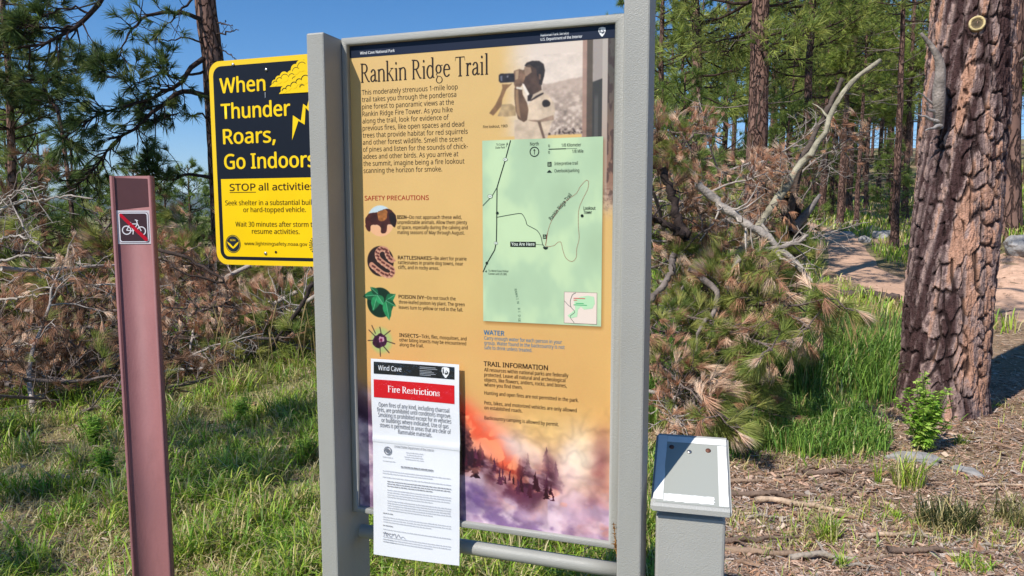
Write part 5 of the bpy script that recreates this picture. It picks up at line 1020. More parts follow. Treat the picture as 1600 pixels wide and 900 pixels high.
# ------------------------------------------------------------------ felled tops and dead boughs (slash)
BRN = [S(216, 172, 140), S(228, 190, 158), S(200, 152, 120), S(234, 204, 176), S(186, 140, 112)]
DBR = [S(140, 106, 82), S(122, 92, 72), S(168, 128, 100), S(108, 86, 66)]
YGR = [S(166, 172, 92), S(148, 160, 80), S(186, 186, 108), S(126, 144, 72)]
GRY = S(168, 156, 146); GRD = S(118, 104, 96)
def bough_meshes(seed, L, r0, ntw, tl, p_b, p_g, brown, wood, nl=.15, nn=46, w=.0042):
    r = np.random.default_rng(seed); mw, mb_, mg = MB(), MB(), MB(); n = 14
    d = np.array([1.0, 0, .12]); P = [np.zeros(3)]
    for k in range(n-1):
        d = d + r.normal(0, .13, 3); d /= np.linalg.norm(d); P.append(P[-1]+d*L/(n-1))
    P = np.array(P); tube(mw, P, np.linspace(r0, .006, n), 8, wood); T = np.gradient(P, axis=0); T /= np.linalg.norm(T, axis=1, keepdims=True)
    tips = []
    for k in range(ntw):
        f = r.uniform(.08, 1); i = min(int(f*(n-1)), n-2); q = P[i]+(P[i+1]-P[i])*r.random()
        dd = T[i]*r.uniform(.2, .9)+perp(T[i][None], r)[0]*r.uniform(.6, 1.1); dd /= np.linalg.norm(dd); l = tl*r.uniform(.5, 1.25)*(1.2-.6*f); Q = [q]
        for _ in range(5): dd = dd+r.normal(0, .22, 3)+np.array([0, 0, -.05]); dd /= np.linalg.norm(dd); Q.append(Q[-1]+dd*l/5)
        Q = np.array(Q); tube(mw, Q, np.linspace(max(.006, r0*.35), .0032, 6), 5, wood, cap=False); tips.append((Q[-1], Q[-1]-Q[-2]))
        for _ in range(4):
            j = r.integers(1, 5); d2 = (Q[j+1]-Q[j])/np.linalg.norm(Q[j+1]-Q[j])*.7+perp((Q[j+1]-Q[j])[None]/np.linalg.norm(Q[j+1]-Q[j]), r)[0]; d2 /= np.linalg.norm(d2); l2 = l*r.uniform(.2, .5)
            R_ = np.array([Q[j], Q[j]+d2*l2*.5+r.normal(0, .012, 3), Q[j]+d2*l2+np.array([0, 0, -.03])]); tube(mw, R_, [.0045, .0036, .003], 4, wood, cap=False); tips.append((R_[-1], R_[-1]-R_[-2]))
    u = r.random(len(tips))
    for lo, hi, m, pal in ((0, p_b, mb_, brown), (p_b, p_b+p_g, mg, YGR)):
        sel = [t for t, x in zip(tips, u) if lo <= x < hi]
        if sel:
            tp = np.array([t[0] for t in sel]); td = np.array([t[1] for t in sel]); td /= np.linalg.norm(td, axis=1, keepdims=True)+1e-9
            cc = np.array(pal)[r.integers(0, len(pal), len(sel))]*r.uniform(.75, 1.2, (len(sel), 1))
            needles(m, tp, td, nl*r.uniform(.75, 1.25, len(sel)), cc, nn, w, r, .48 if m is mb_ else .68, .38 if m is mb_ else .20, 2)
    return [(n_, m.mesh(n_)) for n_, m in (("branch", mw), ("brown_needles", mb_), ("green_needles", mg)) if m.n]
MATN = {"branch": M['wood'], "brown_needles": M['dry'], "green_needles": M['green']}
BV = {
 'b1': bough_meshes(101, 2.0, .028, 22, .55, .75, .04, BRN, GRY, .115, 42), 'b2': bough_meshes(102, 1.7, .024, 22, .50, .75, .02, BRN, GRD, .11, 42),
 'd1': bough_meshes(103, 2.0, .028, 16, .55, .62, .12, DBR, GRD), 'd2': bough_meshes(104, 1.6, .024, 14, .5, .6, .12, DBR, GRD),
 'm1': bough_meshes(105, 1.9, .028, 20, .55, .30, .55, BRN, GRD, .195, 62, .0046), 'm2': bough_meshes(106, 1.5, .024, 18, .45, .28, .60, BRN, GRD, .19, 62, .0046),
 'g1': bough_meshes(107, 2.1, .022, 12, .55, .06, .0, DBR, GRY), 'g2': bough_meshes(108, 1.6, .018, 12, .5, .0, .0, DBR, GRY)}
def bough(key, loc, rot, sc, label, group):
    t = tag(empty("dead_branch" if key[0] == 'g' else "pine_bough", loc), label, "branch" if key[0] == 'g' else "bough", group)
    t.rotation_euler = rot; t.scale = (sc,)*3
    for n_, me in BV[key]: link(n_, me, MATN[n_], t)
    return t
r_ = np.random.default_rng(404)
GL = "browned pine bough tangled in the slash heap left of the board"; GR = "felled bough with brown and green needle tufts right of the board"
GB = "bare grey dead branch poking out of the left slash heap"; GBR = "bare grey dead branch in the slash right of the board"
LB = {'b': ("rust brown pine bough tangled in the slash left of the board", "rust brown boughs left of the board"), 'd': ("dull dark brown pine bough in the shaded slash at far left", "dark brown boughs at far left"), 'm': ("bough with mixed tan and green tufts behind the marker post", "mixed boughs behind the marker post")}
def P_(px, py, d):   # a spot on the heap, seen from the path, at distance d
    cx, cu = (px-800)/1135.0, -(py-450)/1135.0; y = math.cos(.10192)+cu*math.sin(.10192); return np.array([cx*d/y, d, 1.6+(-math.sin(.10192)+cu*math.cos(.10192))*d/y])
HEAP = []
for px, py, d, key in ((30, 390, 8.4, 'd1'), (90, 400, 8.6, 'd1'), (150, 380, 9.0, 'd2'), (20, 430, 8.0, 'd1'), (110, 430, 8.2, 'd2'), (180, 420, 8.6, 'd1'), (60, 500, 7.4, 'b1'), (130, 490, 7.6, 'd1'), (20, 560, 7.0, 'd2'), (100, 600, 6.8, 'd1'), (170, 560, 7.2, 'b2'), (60, 640, 6.6, 'b2'), (140, 640, 6.6, 'd2'), (-40, 400, 7.6, 'd1'), (-60, 540, 7.0, 'b1'), (40, 380, 8.6, 'd2'), (-30, 370, 8.2, 'd1'), (85, 470, 7.9, 'm2'), (150, 520, 7.5, 'd1'), (50, 450, 7.6, 'm2'), (120, 400, 8.2, 'm2'),
   (20, 640, 5.9, 'b1'), (60, 420, 7.4, 'b1'), (130, 460, 7.2, 'b2'), (20, 480, 7.0, 'b2'), (190, 500, 7.4, 'b1'), (270, 500, 7.6, 'b2'), (100, 530, 6.8, 'd2'), (340, 500, 7.6, 'b2'), (410, 470, 8.0, 'b1'), (470, 470, 7.8, 'b1'), (300, 440, 8.2, 'b2'), (80, 660, 5.7, 'd1'), (140, 600, 6.1, 'd2'), (40, 590, 6.2, 'd1'), (110, 560, 6.4, 'b2'), (-20, 610, 6.0, 'd1'), (160, 660, 5.8, 'd1'), (10, 500, 6.8, 'd1'), (270, 400, 9.0, 'm1'), (300, 390, 9.2, 'b2'), (330, 400, 8.8, 'm1'), (280, 420, 8.4, 'm2'), (340, 430, 8.4, 'b1'), (400, 440, 8.6, 'm2'), (450, 450, 8.6, 'm1'), (300, 470, 8.0, 'b1'), (370, 490, 8.0, 'b2'), (430, 500, 8.0, 'm2'), (480, 480, 8.2, 'm2'), (320, 530, 7.6, 'm1'), (400, 540, 7.6, 'm2'), (460, 540, 7.6, 'm2'), (250, 480, 8.0, 'b1'), (510, 520, 8.2, 'b1'), (240, 400, 8.8, 'm2'), (550, 460, 8.6, 'b2'), (440, 420, 9.2, 'm1')):
    v = P_(px, py, d); v[2] = max(v[2], gz(v[0], v[1])+.08)
    a = r_.uniform(0, 6.28); k = r_.uniform(-.45, .3); L = 0.8
    off = np.array([math.cos(a)*math.cos(k), math.sin(a)*math.cos(k), -math.sin(k)])*L
    lab, grp = LB[key[0]]
    if key[0] == 'd' and px > 200: lab, grp = LB['b']
    b_ = v-off*.6; b_[2] = max(b_[2], gz(b_[0], b_[1])-.05)
    bough(key, b_, (r_.uniform(0, 6.28), k, a), r_.uniform(.7, .95), lab, grp)
for px, py, d, key in ((1060, 320, 7.2, 'b1'), (1100, 290, 7.6, 'b2'), (1140, 300, 7.6, 'b1'), (1180, 330, 7.4, 'b2'), (1040, 260, 7.4, 'm1'), (1060, 380, 6.8, 'b2'), (1100, 400, 6.6, 'm2'), (1150, 370, 7.0, 'b1'), (1210, 340, 7.2, 'b2'), (1200, 400, 6.6, 'm1'), (1240, 420, 6.6, 'm2'), (1040, 440, 6.2, 'b1'), (1090, 460, 6.0, 'm2'), (1140, 480, 5.8, 'm1'), (1190, 460, 6.2, 'm2'), (1060, 520, 5.6, 'm2'), (1120, 540, 5.5, 'm1'), (1060, 590, 5.3, 'b1'), (1150, 580, 5.4, 'm2'), (1100, 620, 5.2, 'm1'), (1030, 360, 6.6, 'd1'), (1000, 420, 6.6, 'd2'), (985, 300, 7.4, 'b1'), (1160, 640, 5.1, 'm2'), (1215, 300, 7.8, 'b1'), (1060, 230, 7.4, 'm2'), (1040, 190, 7.6, 'b2'), (1130, 430, 5.9, 'm2'), (1090, 500, 5.5, 'm2'), (1180, 510, 5.7, 'm1'), (1060, 560, 5.2, 'b2')):
    v = P_(px, py, d); v[2] = max(v[2], gz(v[0], v[1])+.06)
    a = r_.uniform(-2.9, -1.1) if px > 1110 else r_.uniform(-2.4, -.3); k = r_.uniform(-.45, .4); L = .7
    off = np.array([math.cos(a)*math.cos(k), math.sin(a)*math.cos(k), -math.sin(k)])*L
    b_ = v-off*.6; b_[2] = max(b_[2], gz(b_[0], b_[1])-.03)
    bough(key, b_, (r_.uniform(0, 6.28), k, a), r_.uniform(.54, .72) if key[0] == 'm' else r_.uniform(.6, .85), {'b': "rust brown felled bough in the heap right of the board", 'm': "felled bough with long green and tan needle tufts right of the board", 'd': "dark brown felled bough close behind the board's right post"}[key[0]], {'b': "rust brown boughs right of the board", 'm': "green and tan boughs right of the board", 'd': "dark boughs behind the right post"}[key[0]])
# pale bare branches with shapes of their own
def dead(name, paths, col, label, cat="branch", group=None, twigs=5, tl=.35, r=None):
    P0 = np.array(paths[0][0][0]); o = np.array([P0[0], P0[1], max(P0[2], gz(P0[0], P0[1]))]); t = tag(empty(name, o), label, cat, group); m = MB(); rr = np.random.default_rng(abs(hash(label)) % 1000 if False else len(label)*7+int(P0[1]*10))
    for P, r0, r1 in paths:
        P = np.array(P, float); P[:, 2] = np.maximum(P[:, 2], ground_h(P[:, 0], P[:, 1])+.02); n = 22; Q = smooth_path(P, n); Q[1:-1] += rr.normal(0, .008, (n-2, 3)); tube(m, Q-o, np.linspace(r0, r1, n)*(1+.15*rr.normal(size=n).clip(-1, 1)), 8, np.array(col)*(.85+.3*rr.random((n, 1))))
        T = np.gradient(Q, axis=0); T /= np.linalg.norm(T, axis=1, keepdims=True)
        for _ in range(twigs):
            i = rr.integers(3, n-1); d = T[i]*.7+perp(T[i][None], rr)[0]; d /= np.linalg.norm(d); q = [Q[i]-o]; l = tl*rr.uniform(.4, 1.2)
            for _k in range(4): d = d+rr.normal(0, .25, 3); d /= np.linalg.norm(d); q.append(q[-1]+d*l/4)
            tube(m, np.array(q), np.linspace(max(.004, r0*.3), .0028, 5), 5, col, cap=False)
    m.build("stem", M['wood'], t); return t
LF = {'a': [(-5.31, 7.4, 0.1), (-4.85, 7.32, 0.16), (-4.46, 7.24, 0.24), (-3.96, 7.16, 0.3), (-3.42, 7.08, 0.2), (-2.95, 7.0, 0.1)], 'b': [(-4.83, 7.3, 0.18), (-4.62, 7.25, 0.48), (-4.38, 7.2, 0.65)], 'c': [(-5.11, 7.2, 1.63), (-4.82, 7.15, 1.71), (-4.53, 7.1, 1.74), (-4.28, 7.05, 1.78), (-4.01, 7.0, 1.75)], 'd': [(-5.11, 7.2, 1.63), (-4.81, 7.1, 1.82), (-4.46, 7.0, 1.87)], 'e': [(-4.94, 7.0, 1.15), (-4.67, 6.97, 1.2), (-4.28, 6.93, 1.17), (-4.08, 6.9, 1.13)], 'f': [(-4.83, 6.8, 0.79), (-4.55, 6.75, 0.84), (-4.27, 6.7, 0.87)], 'g': [(-5.06, 7.1, 1.35), (-4.77, 7.05, 1.39), (-4.56, 7.0, 1.34)], 'h': [(-4.24, 7.2, 0.29), (-4.04, 7.15, 0.46), (-3.89, 7.1, 0.5)], 'i': [(-4.96, 6.9, 0.05), (-4.68, 6.95, 0.1), (-4.45, 7.0, 0.2)], 'j': [(-4.57, 6.3, 0.05), (-4.36, 6.45, 0.12), (-4.18, 6.6, 0.25)], 'k': [(-3.75, 7.6, 1.23), (-3.39, 7.54, 1.16), (-3.11, 7.48, 1.01), (-2.95, 7.42, 0.91), (-3.25, 7.36, 0.98), (-3.45, 7.3, 1.07)], 'l': [(-2.91, 6.9, 0.12), (-3.32, 6.85, 0.1), (-3.36, 6.8, 0.04)], 'm': [(-2.06, 7.5, 0.9), (-2.2, 7.5, 0.64), (-2.41, 7.5, 0.37), (-2.62, 7.5, 0.1)]}
dead("fallen_limb", [(LF['a'], .042, .022), (LF['b'], .024, .008), (LF['h'], .018, .006)], S(112, 98, 90), "long grey fallen limb lying across the foot of the left slash heap", twigs=8)
dead("dead_branch", [(LF['c'], .016, .006), (LF['d'], .014, .004), (LF['g'], .014, .005)], S(172, 160, 148), "pale forked bare branch at the top left of the slash heap", twigs=9)
dead("dead_branch", [(LF['e'], .015, .005)], S(166, 154, 142), "pale bare branch sticking out level at the left photo edge", twigs=8)
dead("dead_branch", [(LF['f'], .013, .006)], S(164, 150, 136), "short pale bare branch low at the left photo edge", twigs=4)
dead("dead_branch", [(LF['i'], .018, .006), (LF['j'], .014, .004)], S(150, 136, 124), "thin bent grey branches in the grass at far left", twigs=8, tl=.5)
dead("dead_branch", [(LF['k'], .020, .008)], S(70, 58, 52), "dark looping branch right of the no bicycles decal", twigs=6)
dead("dead_branch", [(LF['l'], .016, .008)], S(168, 158, 150), "pale curved branch in the grass left of the marker post", twigs=5)
dead("dead_branch", [(LF['m'], .026, .010)], S(64, 54, 50), "dark slanting branch left of the board's left post", twigs=5)
for px, py, d, a, k in ((60, 380, 7.2, 2.9, -.1), (120, 450, 7.0, .5, -.3), (30, 520, 6.8, 2.6, .1), (200, 620, 6.4, 2.2, .2), (280, 560, 7.0, .4, -.1), (90, 660, 6.2, .9, -.4), (420, 470, 7.6, 2.0, .3)):
    v = P_(px, py, d); v[2] = max(v[2], gz(v[0], v[1])+.05); bough('g1' if px % 20 else 'g2', v, (r_.uniform(0, 6), k, a), .6, GB, "bare dead branches in the left slash heap")
for px, py, d, a, k, sc in ((1080, 330, 7.0, -1.2, -.2, .55), (1160, 330, 7.0, -2.2, -.4, .6), (1220, 380, 6.6, -.6, .1, .5), (1110, 440, 6.2, -2.4, .2, .5), (1050, 480, 5.8, -.9, .3, .45), (1180, 520, 5.6, -.4, .2, .4), (1250, 330, 7.4, -1.4, -.6, .5), (1130, 270, 7.6, -.8, -.3, .6)):
    v = P_(px, py, d); v[2] = max(v[2], gz(v[0], v[1])+.05); bough('g1' if px % 20 else 'g2', v, (r_.uniform(0, 6), k, a), sc, GBR, "bare dead branches right of the board")
SN = {'s1': [(2.04, 6.6, 1.1), (2.19, 6.65, 1.39), (2.38, 6.7, 1.65), (2.56, 6.75, 1.91), (2.73, 6.8, 2.12), (2.91, 6.85, 2.36), (3.03, 6.9, 2.63), (3.22, 6.95, 2.86), (3.46, 7.0, 3.03)], 's2': [(2.68, 6.9, 1.95), (2.78, 6.93, 2.22), (2.9, 6.97, 2.43), (3.0, 7.0, 2.61)], 's3': [(1.6, 6.3, 1.84), (1.81, 6.28, 1.67), (2.03, 6.25, 1.5), (2.22, 6.22, 1.37), (2.49, 6.2, 1.08)], 's4': [(1.23, 6.0, 1.97), (1.29, 5.96, 1.77), (1.35, 5.92, 1.54), (1.41, 5.88, 1.4), (1.23, 5.84, 1.52), (1.08, 5.8, 1.58)], 's5': [(1.83, 5.9, 0.89), (1.77, 5.9, 1.1), (1.95, 5.9, 1.28), (2.23, 5.9, 1.33), (2.4, 5.9, 1.42)], 's6': [(1.28, 5.7, 1.29), (1.23, 5.67, 1.12), (1.11, 5.63, 0.95), (1.02, 5.6, 0.83)], 's7': [(1.34, 5.5, 1.18), (1.52, 5.45, 1.04), (1.53, 5.4, 0.9), (1.42, 5.35, 0.79), (1.35, 5.3, 0.6), (1.32, 5.25, 0.35), (1.34, 5.2, 0.1)], 's8': [(2.16, 6.3, 1.51), (2.27, 6.2, 1.24), (2.42, 6.1, 1.16), (2.52, 6.0, 0.98)], 'log': [(2.64, 7.0, 1.8), (2.7, 7.07, 1.62), (2.75, 7.13, 1.31), (2.71, 7.2, 0.62), (2.7, 7.2, .1)]}
LICH = S(158, 150, 128)
dead("leaning_snag", [([(1.9, 6.5, .15)]+SN['s1'], .048, .020)], LICH, "long lichen grey dead limb slanting up across the forest trunks", twigs=7, tl=.3)
dead("leaning_snag", [([(2.62, 6.9, 1.45)]+SN['s2']+[(3.12, 7.02, 2.86)], .034, .022)], S(96, 84, 76), "darker dead limb leaning beside the lichen grey one", twigs=2, tl=.25)
dead("dead_branch", [(SN['s3'], .040, .028)], S(176, 164, 152), "thick pale bleached branch sloping down above the green tufts", twigs=9, tl=.4)
dead("dead_branch", [(SN['s4'][:4], .030, .040), (SN['s4'][3:], .034, .02)], S(58, 48, 44), "dark elbow shaped branch close right of the board", twigs=3)
dead("dead_branch", [(SN['s5'], .026, .012)], S(150, 138, 126), "bent grey branch curving through the middle of the right heap", twigs=7)
dead("dead_branch", [(SN['s6'], .030, .020)], S(120, 108, 100), "grey branch running down against the board's right post", twigs=4)
dead("dead_branch", [(SN['s7'], .024, .012)], S(140, 126, 116), "crooked grey branch hanging down towards the pedestal", twigs=8, tl=.3)
dead("dead_branch", [(SN['s8'], .016, .008)], S(176, 164, 150), "thin pale branch pointing at the dirt trail", twigs=4)
# sawn stub standing up in the heap
st = tag(empty("sawn_stub", (2.70, 7.2, gz(2.7, 7.2))), "blackened sawn stub with a pale cut face in the right heap", "stump")
o = np.array([2.70, 7.2, gz(2.7, 7.2)]); mb = MB(); Q = smooth_path(np.array(SN['log'][::-1])-o, 16); tube(mb, Q, np.linspace(.10, .085, 16)*(1+.14*(fbm(np.arange(16)*.8, np.zeros(16), 2, 2)-.5)), 14, S(44, 34, 30), cap=False)
tube(mb, np.array(smooth_path(np.array([(2.70, 7.05, 1.45), (2.82, 6.98, 1.60), (2.92, 6.93, 1.78)])-o, 8)), np.linspace(.06, .012, 8), 9, S(132, 124, 120)); mb.build("stub", M['wood'], st)
mb = MB(); th = np.linspace(0, 2*np.pi, 20, endpoint=False); e = Q[-1]; d = (Q[-1]-Q[-2])/np.linalg.norm(Q[-1]-Q[-2]); d = d*.6+np.array([-.2, -.8, .1]); d /= np.linalg.norm(d); a1 = np.cross(d, [0, 0, 1]); a1 /= np.linalg.norm(a1); a2 = np.cross(a1, d)
V = np.concatenate([e+d*.045+.085*(np.cos(th)[:, None]*a1+np.sin(th)[:, None]*a2), (e+d*.05)[None]]); mb.add(V, [(i, (i+1) % 20, 20) for i in range(20)], S(212, 168, 110)); mb.build("cut_face", M['wood'], st)

# ------------------------------------------------------------------ grass, litter and small things on the ground
def blades(mb, X, Y, Hh, Wd, C, r, lean=.5, z=None):
    n = len(X); Z0 = (ground_h(X, Y) if z is None else z)-.01
    a = r.uniform(0, 2*np.pi, n); l = lean*r.uniform(.15, 1.1, n)*Hh; fx = np.cos(a)*l; fy = np.sin(a)*l; b = a+np.pi/2+r.normal(0, .5, n)
    sx = np.cos(b)*Wd/2; sy = np.sin(b)*Wd/2; B = np.stack([X, Y, Z0], 1); s = np.stack([sx, sy, 0*sx], 1)
    def lev(f, g, h): return B+np.stack([fx*f, fy*f, Hh*g], 1)
    m1 = lev(.18, .42, 0); m2 = lev(.55, .78, 0); tp = lev(1.0, .97, 0); tp[:, 2] -= l*.25
    V = np.stack([B-s*.8, B+s*.8, m1-s, m1+s, m2-s*.75, m2+s*.75, tp], 1).reshape(-1, 3); k = np.arange(n)[:, None]*7; base = mb.n
    sh = np.array([.75, .75, 1, 1, 1.05, 1.05, 1.1])
    mb.add(V, k+np.array([[0, 1, 3, 2]]), np.repeat(C, 7, 0)); mb.addF(base+k+np.array([[2, 3, 5, 4]])); mb.addF(base+k+np.array([[4, 5, 6]]))
r_ = np.random.default_rng(99)
def scatter(n, az0, az1, d0, d1, p=1.0):
    az = r_.uniform(az0, az1, n); d = np.exp(r_.uniform(math.log(d0), math.log(d1), n))*1.0; return az*d, d
GC = np.array([S(142, 176, 52), S(166, 192, 64), S(116, 156, 48), S(186, 198, 80), S(136, 172, 66)]); SC_ = np.array([S(206, 190, 130), S(188, 170, 112), S(216, 202, 148)]); LC = np.array([S(112, 152, 62), S(134, 170, 72), S(94, 136, 58), S(150, 178, 84)])
mg = MB()
# meadow left of and behind the board: tufts of differing height and hue over a thin straw mat
X, Y = scatter(10500, -.82, .24, 2.7, 9.5); gr = grassness(X, Y); cl = .55*fbm(X*1.6, Y*1.6, 51, 4)+.45*fbm(X*6, Y*6, 53, 2)
keep = r_.random(len(X)) < np.clip(gr*(.06+1.4*sstep(.44, .58, cl)), 0, 1); X, Y, cl = X[keep], Y[keep], cl[keep]; n = len(X)
nbl = (r_.uniform(8, 34, n)*(.6+.8*cl)).astype(int); rad = r_.uniform(.02, .10, n); hh = (.05+.15*r_.random(n)**1.6)*(.6+.9*cl)+.09*sstep(5.8, 7.0, Y)*sstep(-.45, -.36, X/Y); hue = r_.integers(0, 5, n); tone = r_.uniform(.5, 1.25, n); dryt = np.where(r_.random(n) < .24, .85, r_.uniform(0, .28, n))
i = np.repeat(np.arange(n), nbl); m = len(i); a = r_.uniform(0, 6.28, m); q = rad[i]*np.sqrt(r_.random(m)); dry_ = r_.random(m) < dryt[i]
C = np.where(dry_[:, None], SC_[r_.integers(0, 3, m)], GC[np.where(r_.random(m) < .7, hue[i], r_.integers(0, 5, m))])*(tone[i]*r_.uniform(.8, 1.15, m))[:, None]
blades(mg, X[i]+q*np.cos(a), Y[i]+q*np.sin(a), hh[i]*r_.uniform(.4, 1.25, m), r_.uniform(.004, .0085, m), C, r_, 1.05)
for xa, xb, ya, yb, nt_ in ((-5.5, .9, .2, 2.7, 1500), (-7.5, -2.4, 2.0, 8.5, 1500)):
    X = r_.uniform(xa, xb, nt_); Y = r_.uniform(ya, yb, nt_); keep = (X < -.82*Y) | (Y < 2.75); X, Y = X[keep], Y[keep]; i = np.repeat(np.arange(len(X)), 18); m = len(i); a = r_.uniform(0, 6.28, m); q = .09*np.sqrt(r_.random(m)); dry_ = r_.random(m) < .3
    C = np.where(dry_[:, None], SC_[r_.integers(0, 3, m)], GC[r_.integers(0, 5, m)])*r_.uniform(.6, 1.2, (m, 1)); blades(mg, X[i]+q*np.cos(a), Y[i]+q*np.sin(a), r_.uniform(.05, .2, m), r_.uniform(.004, .008, m), C, r_, 1.05)
X, Y = scatter(60000, -.82, .24, 2.6, 8.5); keep = r_.random(len(X)) < .75; X, Y = X[keep], Y[keep]; n = len(X); dry_ = r_.random(n) < .72
C = np.where(dry_[:, None], SC_[r_.integers(0, 3, n)], GC[r_.integers(0, 5, n)])*r_.uniform(.6, 1.15, (n, 1)); blades(mg, X, Y, r_.uniform(.025, .09, n), r_.uniform(.003, .006, n), C, r_, 1.5)
# tall lush stand behind the pedestal
X, Y = scatter(60000, .12, .58, 4.4, 10); gr = grassness(X, Y); clump = fbm(X*2.2, Y*2.2, 57, 3); keep = (r_.random(len(X)) < gr*(.35+1.1*sstep(.38, .6, clump)))*(gr > .3); X, Y, cl = X[keep], Y[keep], clump[keep]; n = len(X)
dry_ = r_.random(n) < .10; C = np.where(dry_[:, None], SC_[r_.integers(0, 3, n)], LC[r_.integers(0, 4, n)])*r_.uniform(.65, 1.2, (n, 1))
tall = sstep(4.6, 6.2, Y)*(1-.35*sstep(7.5, 9.5, Y)); Hh = (.14+.34*tall)*(.6+.8*cl)*r_.uniform(.6, 1.25, n); blades(mg, X, Y, Hh, r_.uniform(.005, .010, n), C, r_, .65)
# thin blades in the litter and round the board
X, Y = scatter(12000, .2, .80, 2.9, 6.0); cl = fbm(X*1.7, Y*1.7, 63, 3); keep = (r_.random(len(X)) < .06+.9*sstep(.56, .72, cl))*(grassness(X, Y) < .5); X, Y = X[keep], Y[keep]; n = len(X)
dry_ = r_.random(n) < .6; C = np.where(dry_[:, None], SC_[r_.integers(0, 3, n)], GC[r_.integers(0, 5, n)])*r_.uniform(.7, 1.15, (n, 1)); blades(mg, X, Y, r_.uniform(.03, .11, n), r_.uniform(.003, .006, n), C, r_, 1.1)
# far grass
X, Y = scatter(110000, -.5, .95, 9.0, 45); keep = r_.random(len(X)) < np.clip(grassness(X, Y)*1.3, 0, 1); pth = smooth_path(TRAIL, 60); dmin = np.min(np.hypot(X[:, None]-pth[None, ::2, 0], Y[:, None]-pth[None, ::2, 1]), 1); keep &= dmin > np.interp(Y, [5, 13, 17, 40], [1.5, 1.4, .75, .6])
X, Y = X[keep], Y[keep]; n = len(X); dry_ = r_.random(n) < .38; C = np.where(dry_[:, None], SC_[r_.integers(0, 3, n)], GC[r_.integers(0, 5, n)])*r_.uniform(.75, 1.2, (n, 1)); blades(mg, X, Y, r_.uniform(.12, .34, n), .006+.0011*Y, C, r_, .7)
# dry seed stems
X, Y = np.concatenate([scatter(90, .38, .53, 6.3, 8.5), scatter(14, -.42, -.27, 6.2, 7.2)], 1); n = len(X)
for i in range(n):
    h = r_.uniform(.45, .85); a = r_.uniform(0, 6.28); g0 = gz(X[i], Y[i]); P = smooth_path([(X[i], Y[i], g0), (X[i]+.04*math.cos(a), Y[i]+.04*math.sin(a), g0+h*.6), (X[i]+.12*math.cos(a), Y[i]+.12*math.sin(a), g0+h)], 7)
    tube(mg, P, [.0022, .002, .002, .002, .005, .007, .001], 4, np.array(S(182, 158, 108))*r_.uniform(.75, 1.15), cap=False)
tag(mg.build("grass", M['grass']), kind='stuff')
# needle and chip litter
ml = MB(); X, Y = scatter(140000, .14, .95, 2.7, 17); X2, Y2 = scatter(26000, -.8, .2, 2.7, 8); X3, Y3 = r_.uniform(.5, 4.5, 26000), r_.uniform(.2, 3.6, 26000); X, Y = np.concatenate([X, X2, X3]), np.concatenate([Y, Y2, Y3]); n = len(X)
LCOL = np.array([S(196, 160, 136), S(208, 176, 152), S(172, 136, 112), S(144, 116, 98), S(214, 190, 168), S(190, 174, 160), S(190, 146, 114)])
L = np.where(r_.random(n) < .75, r_.uniform(.02, .075, n), r_.uniform(.015, .04, n)); Wd = np.where(r_.random(n) < .72, r_.uniform(.002, .004, n), r_.uniform(.005, .013, n)); big = r_.random(n) < .02; Wd = np.where(big, r_.uniform(.015, .035, n), Wd); L = np.where(big, r_.uniform(.04, .10, n), L); a = r_.uniform(0, np.pi, n); z = ground_h(X, Y)+r_.uniform(.002, .018, n); tl_ = r_.normal(0, .22, n)
d = np.stack([np.cos(a)*L/2, np.sin(a)*L/2, np.sin(tl_)*L/2], 1); s = np.stack([-np.sin(a)*Wd/2, np.cos(a)*Wd/2, r_.normal(0, .3, n)*Wd/2], 1); B = np.stack([X, Y, z], 1); Cc = LCOL[r_.integers(0, 7, n)]*r_.uniform(.55, 1.15, (n, 1))
ml.add(np.stack([B-d-s*.6, B-d+s, B+d+s*.7, B+d-s], 1).reshape(-1, 3), np.arange(n)[:, None]*4+np.array([[0, 1, 2, 3]]), np.repeat(Cc, 4, 0)); tag(ml.build("litter", M['litter']), kind='stuff')
# fallen sticks
SV = []
for k in range(5):
    m = MB(); rr = np.random.default_rng(300+k); L = .34+.12*k; P = smooth_path(np.array([(-L/2, 0, .012), (-L/6, rr.normal(0, .03), .03), (L/5, rr.normal(0, .04), .022), (L/2, rr.normal(0, .06), .014)]), 14); P[:, 1:] += rr.normal(0, .004, (14, 2)); c = np.array([S(170, 156, 140), S(150, 122, 100), S(186, 160, 134), S(120, 100, 86), S(160, 134, 112)][k]); tube(m, P, np.linspace(.014+.002*k, .005, 14)*(1+.2*rr.normal(size=14).clip(-1, 1)), 8, c)
    for _ in range(2): i = rr.integers(3, 11); e = P[i]+np.array([rr.normal(0, .08), rr.choice([-1, 1])*rr.uniform(.05, .12), .01]); tube(m, np.array([P[i], (P[i]+e)/2+[0, 0, .01], e]), [.006, .005, .003], 5, c, cap=False)
    SV.append(m.mesh("stick"))
SL = ("bare grey brown stick lying on the needle litter at lower right", "sticks scattered on the litter")
